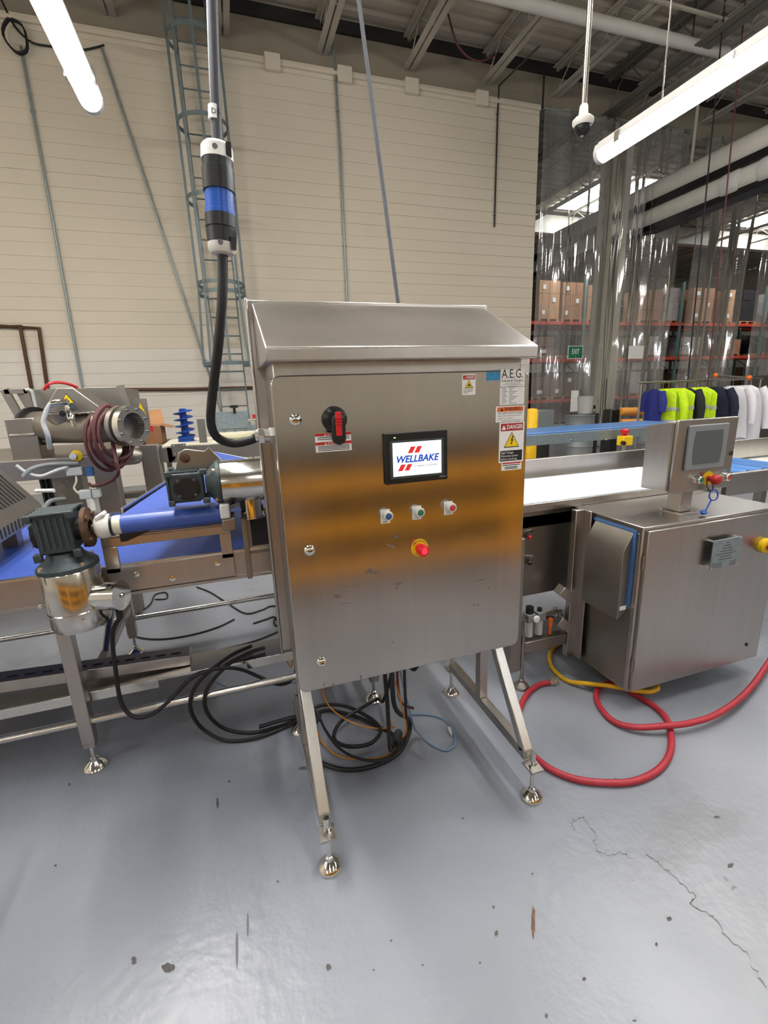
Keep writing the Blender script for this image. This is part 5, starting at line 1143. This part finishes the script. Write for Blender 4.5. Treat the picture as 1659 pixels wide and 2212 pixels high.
# rear rack row, added with dark loads to darken the gaps behind front racks
for i in range(len(UX)-1):
    wb = ('nearest the cabinet', 'behind the column', 'left of the open gap', 'in the open gap', 'right of the open gap', 'at the right edge')[i]
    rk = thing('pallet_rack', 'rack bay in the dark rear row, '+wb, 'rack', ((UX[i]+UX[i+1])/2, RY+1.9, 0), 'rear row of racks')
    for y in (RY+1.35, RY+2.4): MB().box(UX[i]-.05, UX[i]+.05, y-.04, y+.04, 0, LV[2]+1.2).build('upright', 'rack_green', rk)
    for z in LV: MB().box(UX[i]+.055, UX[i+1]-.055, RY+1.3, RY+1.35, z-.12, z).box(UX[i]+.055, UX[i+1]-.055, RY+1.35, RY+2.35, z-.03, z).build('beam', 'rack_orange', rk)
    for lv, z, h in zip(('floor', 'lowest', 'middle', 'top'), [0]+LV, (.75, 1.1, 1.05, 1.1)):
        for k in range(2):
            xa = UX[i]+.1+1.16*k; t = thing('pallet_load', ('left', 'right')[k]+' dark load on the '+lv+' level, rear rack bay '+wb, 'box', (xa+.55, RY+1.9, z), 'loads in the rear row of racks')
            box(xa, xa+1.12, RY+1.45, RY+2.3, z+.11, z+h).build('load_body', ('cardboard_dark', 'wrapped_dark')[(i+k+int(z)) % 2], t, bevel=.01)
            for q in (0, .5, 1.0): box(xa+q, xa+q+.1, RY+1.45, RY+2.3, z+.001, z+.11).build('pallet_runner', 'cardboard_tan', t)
# ------------------------------------------------------------------ drum, scale box, foam rolls before the racks
DY = 7.6; p = oy(1249, 960, DY)
t = thing('steel_drum', 'grey steel drum standing behind the blue conveyor', 'drum', (p.x, DY, 0)); zt_ = oy(1249, 897, DY).z
MB().lathe((p.x, DY, 0), (0, 0, 1), [(.27, 0), (.28, .02), (.27, .04), (.27, zt_*.35), (.28, zt_*.36), (.27, zt_*.38), (.27, zt_*.7), (.28, zt_*.71), (.27, zt_*.73), (.27, zt_-.02), (.28, zt_), (.25, zt_), (.25, zt_-.02), (0, zt_-.02)], 32).build('shell', 'drum_grey', t)
p = oy(1180, 900, 7.9); t = thing('grey_crate', 'grey box on a stand behind the yellow bollard', 'box', (p.x, 7.9, 0))
zt_ = oy(1180, 886, 7.9).z; MB().box(p.x-.4, p.x+.2, 7.9, 8.3, zt_-.42, zt_).build('crate_body', 'drum_grey', t, bevel=.02)
MB().box(p.x-.35, p.x+.15, 7.95, 8.25, 0, zt_-.42).build('stand', 'dark_steel', t)
p = oy(1265, 868, 8.3); t = thing('paint_bucket', 'small pale bucket on a stand beside the column', 'bucket', (p.x, 8.3, 0))
zt_ = oy(1265, 856, 8.3).z; MB().lathe((p.x, 8.3, zt_-.36), (0, 0, 1), [(.14, 0), (.17, .34), (.18, .36), (0, .36)], 20).build('bucket_body', 'paper_grey', t)
MB().box(p.x-.2, p.x+.2, 8.1, 8.5, 0, zt_-.36).build('stand', 'dark_steel', t)
t = thing('bumper_rack', 'dark stand with two orange foam bumper bars behind the blue conveyor', 'stand', (oy(1335, 900, 6.4).x, 6.4, 0))
pl, pr_ = oy(1335, 890, 6.4), oy(1397, 889, 6.4)
MB().box(pl.x-.14, pl.x+.05, 6.4, 6.6, 0, pl.z+.05).build('stand_post', 'black_plastic', t, bevel=.02)
MB().box(pl.x-.25, pr_.x-.2, 6.35, 6.65, 0, .06).build('stand_foot', 'black_plastic', t)
for y in (889, 914):
    a_, b_ = oy(1340, y, 6.4), oy(1398, y-1, 6.4); MB().lathe(a_, b_-a_, [(0, 0), (.06, .005), (.068, .03), (.068, (b_-a_).length-.03), (.06, (b_-a_).length), (0, (b_-a_).length)], 18).build('foam_bar', 'foam_roll', t)
# hook and tag on the column
p = oy(1279, 880, WY-.1); t = thing('column_box', 'small yellowish switch box on the column', 'switch', (p.x, WY-.1, p.z-.1)); MB().box(p.x-.08, p.x+.12, WY-.14, WY-.05, p.z-.1, p.z+.12).build('box_body', 'column_paint', t, bevel=.01)
MB().box(p.x-.01, p.x+.05, WY-.16, WY-.14, p.z-.03, p.z+.05).build('switch_lever', 'ink', t)
p = oy(1241, 865, 8.9); t = MB().box(p.x-.1, p.x+.1, 8.9, 8.905, p.z-.25, p.z+.22).build('paper_tag', 'paper'); tag(t, 'white paper tag hanging low on the curtain left of the column', 'paper tag'); MB().cyl((p.x, 8.903, p.z+.22), (p.x, CYc-.05, LEDGE-.02), .003, n=5).build('string', 'steel_bright', t)
# ------------------------------------------------------------------ clothes rail with work clothes
GY = 5.6
r0, r1 = oy(1412, 845, GY), oy(1640, 815, GY); RZ = 1.505
rl_ = thing('clothes_rail', 'steel clothes rail with orange end caps carrying work clothes', 'clothes rail', ((r0.x+r1.x)/2, GY, 0))
MB().cyl((r0.x-.3, GY, RZ), (r1.x+.1, GY, RZ), .016, n=12).build('rail', 'steel_far', rl_)
for x in (r0.x-.25, r1.x+.05):
    MB().cyl((x, GY, .03), (x, GY, RZ), .018, n=12).build('post', 'steel_far', rl_); MB().box(x-.03, x+.03, GY-.3, GY+.3, 0, .05).build('foot', 'steel_far', rl_)
u0, u1 = oy(1546, 811, GY+.3), oy(1618, 816, GY-.2)
MB().cyl(u0, u1, .016, n=10).build('top_arm', 'steel_far', rl_)
for q in (u0, u1): MB().lathe(q+V(0, 0, -.04), (0, 0, 1), [(0, 0), (.03, .01), (.042, .04), (.03, .07), (0, .08)], 16).build('end_cap', 'label_orange', rl_)
for q in (u0, u1): MB().cyl((q.x, q.y, RZ), q, .012, n=8).build('arm_post', 'steel_far', rl_)
def garment(x, w, L, m, label, yaw, seed, stripe=None, shoulder=.10, cat='jacket', ztop=None, sleeves=True):
    rd = random.Random(seed); zt = ztop or RZ-.08; t = thing('hanging_'+cat, label, cat, (x, GY, zt-L), 'work clothes on the rail')
    M = Matrix.Translation((x, GY, 0)) @ Matrix.Rotation(math.radians(yaw), 4, 'Z')
    n, mz = 28, 12; vs = []; fs = []; ph = rd.uniform(0, 6)
    for j in range(mz+1):
        s = j/mz; z = zt-L*s
        hw = w/2*(.30+.70*min(1, (s/.16)**.6)) if s < .16 else w/2*(1+.10*(s-.16)); hd = .014+.024*min(1, s*3)
        if s < .16: z = zt-.02-L*s*.9
        for i in range(n):
            a = 2*math.pi*i/n; k = 1+.10*math.sin(7*a+ph)*min(1, s*2)+.05*math.sin(12*a+ph*2+3*s)*s
            vs.append((hw*math.cos(a)*(1+.02*math.sin(5*s+ph)), hd*math.sin(a)*k*1.2, z+.015*math.sin(3*a+ph)*(s > .95)))
    for j in range(mz): fs += [(j*n+i, j*n+(i+1) % n, (j+1)*n+(i+1) % n, (j+1)*n+i) for i in range(n)]
    fs += [tuple(range(n-1, -1, -1)), tuple(range(mz*n, mz*n+n))]
    b = MB(); b.M = M; b.add(vs, fs); b.build('garment_body', m, t, angle=80)
    if sleeves:
        for s in (-1, 1):
            b = MB(); b.M = M
            b.tube([(s*w*.40, 0, zt-.06), (s*w*.53, -.01, zt-.2), (s*w*.60, -.02, zt-L*.45), (s*w*.62, -.03, zt-L*.72)], .05, 12, rr=[.055, .065, .06, .048]); b.build('sleeve', m, t)
    if stripe:
        for s in (.45, .72):
            b = MB(); b.M = M; z = zt-L*s; hw = w/2*(1+.10*(s-.16))*1.02
            b.lathe_closed((0, 0, z-.025), (0, 0, 1), [(.98, 0), (1.0, 0), (1.0, .05), (.98, .05)], 24)
            b.v = [M @ Vector(((M.inverted() @ v).x*hw, (M.inverted() @ v).y*.053, v.z)) for v in b.v]; b.build('reflective_stripe', 'reflective', t)
    b = MB(); b.tube([V(x, GY, zt-.03), V(x, GY, zt+.05), V(x+.01, GY, RZ+.02), V(x-.008, GY, RZ+.018)], .004, 6, sm=3); b.build('hanger_hook', 'steel_far', t)
    return t
gx = lambda p: oy(p, 870, GY).x
garment(gx(1412), .28, .5, 'royal_cloth', 'royal blue jacket at the left end of the clothes rail', -86, 1)
for i, p in enumerate((1429, 1441, 1453, 1465, 1477, 1489, 1501, 1513)):
    lab = ('first', 'second', 'third', 'fourth', 'fifth', 'sixth', 'seventh', 'last')[i]
    if i == 4: garment(gx(p), .48, .74, 'dark_cloth', 'dark jacket hanging among the yellow vests', -84, 30)
    else: garment(gx(p), .48, .70+.05*(i % 3), 'hi_vis', lab+' high-visibility yellow vest from the left on the clothes rail', -86+4*(i % 2), 10+i, True, cat='vest', sleeves=i == 1)
garment(gx(1538), .52, .78, 'navy_cloth', 'navy sweatshirt hanging between the vests and the white coats', -66, 41)
garment(gx(1578), .50, .86, 'white_cloth', 'white coat hanging just behind the front white coat', -62, 42, cat='coat')
garment(gx(1604), .56, 1.0, 'white_cloth', 'front white coat at the right end of the clothes rail', -48, 43, cat='coat')
# ================================================================== hoses and cables on the floor
def onfloor(pts, r): return [oz(x, y, r) for x, y in pts]
r = .0135
t = thing('red_hose', 'red rubber hose looping over the floor in front of the big housing', 'hose', oz(1310, 1690))
pts = [(1190, 1474), (1165, 1479), (1140, 1498), (1123, 1530), (1118, 1570), (1135, 1612), (1180, 1655), (1240, 1682), (1310, 1691), (1372, 1687), (1420, 1664), (1446, 1630), (1450, 1590), (1440, 1553), (1415, 1527), (1385, 1508), (1350, 1488), (1322, 1476), (1302, 1479), (1289, 1493), (1292, 1520), (1322, 1556), (1370, 1577), (1430, 1581), (1490, 1574), (1550, 1553), (1610, 1507), (1659, 1440), (1720, 1330), (1830, 1230), (2000, 1170)]
P = onfloor(pts, r)
for i in range(22, 28): P[i].z += .030*min(1, (i-21)/2)
MB().tube(P, r, 12, sm=6).build('hose', 'red_hose', t)
a_ = P[0]; d_ = (P[0]-P[1]).normalized()
MB().lathe(a_-d_*.01, d_, [(.016, 0), (.016, .02), (.019, .022), (.019, .032), (.012, .034), (.012, .042), (.016, .044), (.016, .052), (0, .053)], 14).build('coupling', 'chrome', t)
r = .011
yp = onfloor([(1240, 1380), (1212, 1388), (1193, 1403), (1187, 1422), (1196, 1447), (1226, 1471), (1270, 1488), (1320, 1496), (1370, 1506), (1402, 1508), (1419, 1500), (1410, 1490), (1380, 1482), (1340, 1470)], r)
for i_ in (6, 7, 8, 9, 10, 11): yp[i_].z += (.030, .036, .038, .036, .034, .03)[i_-6]
o = MB().tube(yp, r, 12, sm=6).build('yellow_hose', 'yellow_hose'); tag(o, 'yellow air hose curling under the corner of the big housing', 'hose')
# black motor cables
def cable(name, pts, r, m, label, cat='cable', n=10, sm=7):
    o = MB().tube(pts, r, n, sm).build(name, m); tag(o, label, cat); return o
YL = 1.98
def c(x, y, Y=YL): return oy(x, y, Y)
cable('motor_cable', [gq, c(243, 1370, 1.90), c(250, 1450, 1.90), c(263, 1520, 1.89), c(292, 1549, 1.88), c(332, 1541, 1.88), c(372, 1507, 1.89), c(408, 1470, 1.91), c(440, 1452, 1.905), c(480, 1443, 1.93), c(520, 1446, 1.95), c(560, 1462, 1.99), c(600, 1478, 1.98), c(628, 1470, 1.99), c(640, 1440, 2.03), V(.17, 2.1, .345)], .0085, 'rubber', 'black cable hanging from the upright gear motor and over the tray')
fl_ = lambda x, y, z=.012: oz(x, y, z)
cable('black_cable', [V(-.02, 2.10, .345), V(-.10, 2.06, .345), c(468, 1438, 1.998), c(430, 1472, 1.955), c(412, 1508, 1.925), c(415, 1542, 1.925), c(440, 1576, 1.935), fl_(490, 1600), fl_(560, 1592), fl_(640, 1560), fl_(700, 1535), fl_(760, 1545), fl_(810, 1566), fl_(850, 1588), V(.47, 1.50, .10), V(.475, 1.53, .3), V(.47, 1.55, .545)], .0085, 'rubber', 'outer black cable loop hanging from the tray to the floor')
cable('black_cable', [V(.04, 2.06, .345), V(-.04, 2.04, .345), c(492, 1437, 1.99), c(458, 1472, 1.96), c(442, 1505, 1.928), c(450, 1543, 1.928), c(485, 1574, 1.94), fl_(540, 1583), fl_(600, 1570), fl_(650, 1550, .036), fl_(690, 1525, .036), fl_(740, 1524, .036), fl_(790, 1545, .036), fl_(822, 1575, .036), fl_(800, 1606, .036), fl_(750, 1612, .036), fl_(722, 1595, .036), fl_(735, 1560, .04), fl_(780, 1530, .04), fl_(815, 1510, .03), V(.55, 1.80, .12), V(.60, 1.66, .545)], .0085, 'rubber', 'inner black cable loop hanging from the tray and curling under the cabinet')
cable('black_cable', [V(.50, 1.52, .545), V(.495, 1.50, .3), fl_(886, 1560, .08), fl_(868, 1618), fl_(815, 1652), fl_(750, 1663), fl_(695, 1648), fl_(672, 1620, .03), fl_(668, 1580, .05), fl_(690, 1545, .056), fl_(640, 1548, .058), fl_(560, 1570, .036)], .0095, 'rubber', 'thick black cable sweeping over the floor under the cabinet')
thin = cable('black_cable', [V(.54, 1.50, .545), V(.535, 1.48, .3), fl_(878, 1580, .10), fl_(862, 1615, .035), fl_(830, 1640, .035), fl_(780, 1640, .035), fl_(735, 1618, .06), fl_(705, 1580, .075), fl_(690, 1550, .085), c(660, 1500, 1.9), c(640, 1470, 1.95)], .006, 'rubber', 'thinner black cable crossing under the cabinet to the tray')
o = cable('orange_wire', [V(.48, 1.56, .545), fl_(876, 1560, .2), fl_(865, 1600, .03), fl_(840, 1630, .01), fl_(785, 1640, .008), fl_(730, 1632, .008), fl_(695, 1602, .008), fl_(688, 1580, .01)], .0035, 'orange_wire', 'orange wire loop on the floor under the cabinet', 'wire', 6)
cable('orange_wire', [V(.24, 1.62, .55), fl_(700, 1505, .2), fl_(740, 1550, .06), fl_(800, 1572, .03), fl_(850, 1570, .06), V(.49, 1.55, .2), V(.475, 1.57, .545)], .0035, 'orange_wire', 'orange wire hanging in a shallow sag under the cabinet', 'wire', 6)
cable('orange_wire', [c(605, 1418, 2.14), c(618, 1426, 2.14), c(630, 1436, 2.12), V(.19, 2.12, .42)], .0035, 'orange_wire', 'short orange wires at the end of the tray', 'wire', 6)
cable('blue_wire', [V(.52, 1.57, .545), fl_(890, 1555, .12), fl_(905, 1585, .02), fl_(935, 1610, .006), fl_(965, 1621, .006), fl_(983, 1605, .006), fl_(978, 1575, .006), fl_(955, 1552, .006), fl_(915, 1543, .006), fl_(860, 1545, .006)], .004, 'blue_wire', 'pale blue air line curling on the floor right of the cable bundle', 'air line', 6)
p = fl_(974, 1585, .008); o = MB().lathe(fl_(970, 1572, .009), fl_(981, 1600, .009)-fl_(970, 1572, .009), [(.006, 0), (.008, .004), (.008, .03), (.006, .034), (.006, .045), (0, .046)], 10).build('air_coupler', 'paper_grey'); tag(o, 'small white coupler on the pale blue air line', 'coupler')
cable('blue_wire', [c(462, 1472, 2.05), c(500, 1488, 2.05), c(540, 1486, 2.05), c(590, 1480, 2.05), c(645, 1474, 2.0)], .0035, 'blue_wire', 'pale blue air line sagging behind the lower tie rail', 'air line', 6)
p = fl_(858, 1604, .03); MB().lathe(V(p.x, p.y, .004), (.15, .1, 1), [(.018, 0), (.018, .02), (.014, .022), (.014, .04), (.018, .042), (.018, .07), (.012, .08)], 16).build('cable_plug', 'cast_grey', thin)
cable('rubber_lead', [V(.56, 1.56, .545), V(.57, 1.54, .46), V(.59, 1.53, .42), V(.605, 1.52, .44)], .008, 'rubber', 'short black lead end poking out below the cabinet', 'cable', 8)
cable('copper_lead', [V(.535, 1.56, .545), V(.53, 1.54, .3), fl_(892, 1530, .2)], .006, 'brown_hose', 'reddish lead hanging straight down from the cabinet', 'cable', 8)
cable('floor_lead', [fl_(425, 1268, .006), fl_(455, 1280, .006), fl_(490, 1302, .006), fl_(530, 1325, .006), fl_(565, 1318, .006), fl_(590, 1309, .006), fl_(640, 1316, .006)], .006, 'rubber', 'thin black cable snaking on the floor beyond the conveyor', 'cable', 6)
cable('floor_lead', [fl_(506, 1338, .006), fl_(470, 1355, .006), fl_(420, 1370, .006), fl_(360, 1380, .006), fl_(310, 1379, .006), fl_(281, 1368, .006), fl_(280, 1348, .006), fl_(300, 1325, .006), fl_(325, 1305, .006), fl_(335, 1285, .006), fl_(358, 1280, .006), fl_(360, 1293, .006), fl_(335, 1295, .006)], .006, 'rubber', 'thin black cable curving on the floor round the back leg', 'cable', 6)
cable('floor_lead', [fl_(547, 1347, .006), fl_(575, 1338, .006), fl_(592, 1333, .006), fl_(604, 1345, .006), fl_(596, 1352, .006), fl_(592, 1340, .006), fl_(606, 1334, .006), fl_(618, 1352, .006), fl_(600, 1365, .006), fl_(540, 1388, .006), fl_(470, 1405, .006), fl_(410, 1420, .006)], .006, 'rubber', 'black cable with tangled end on the floor left of the cabinet', 'cable', 6)
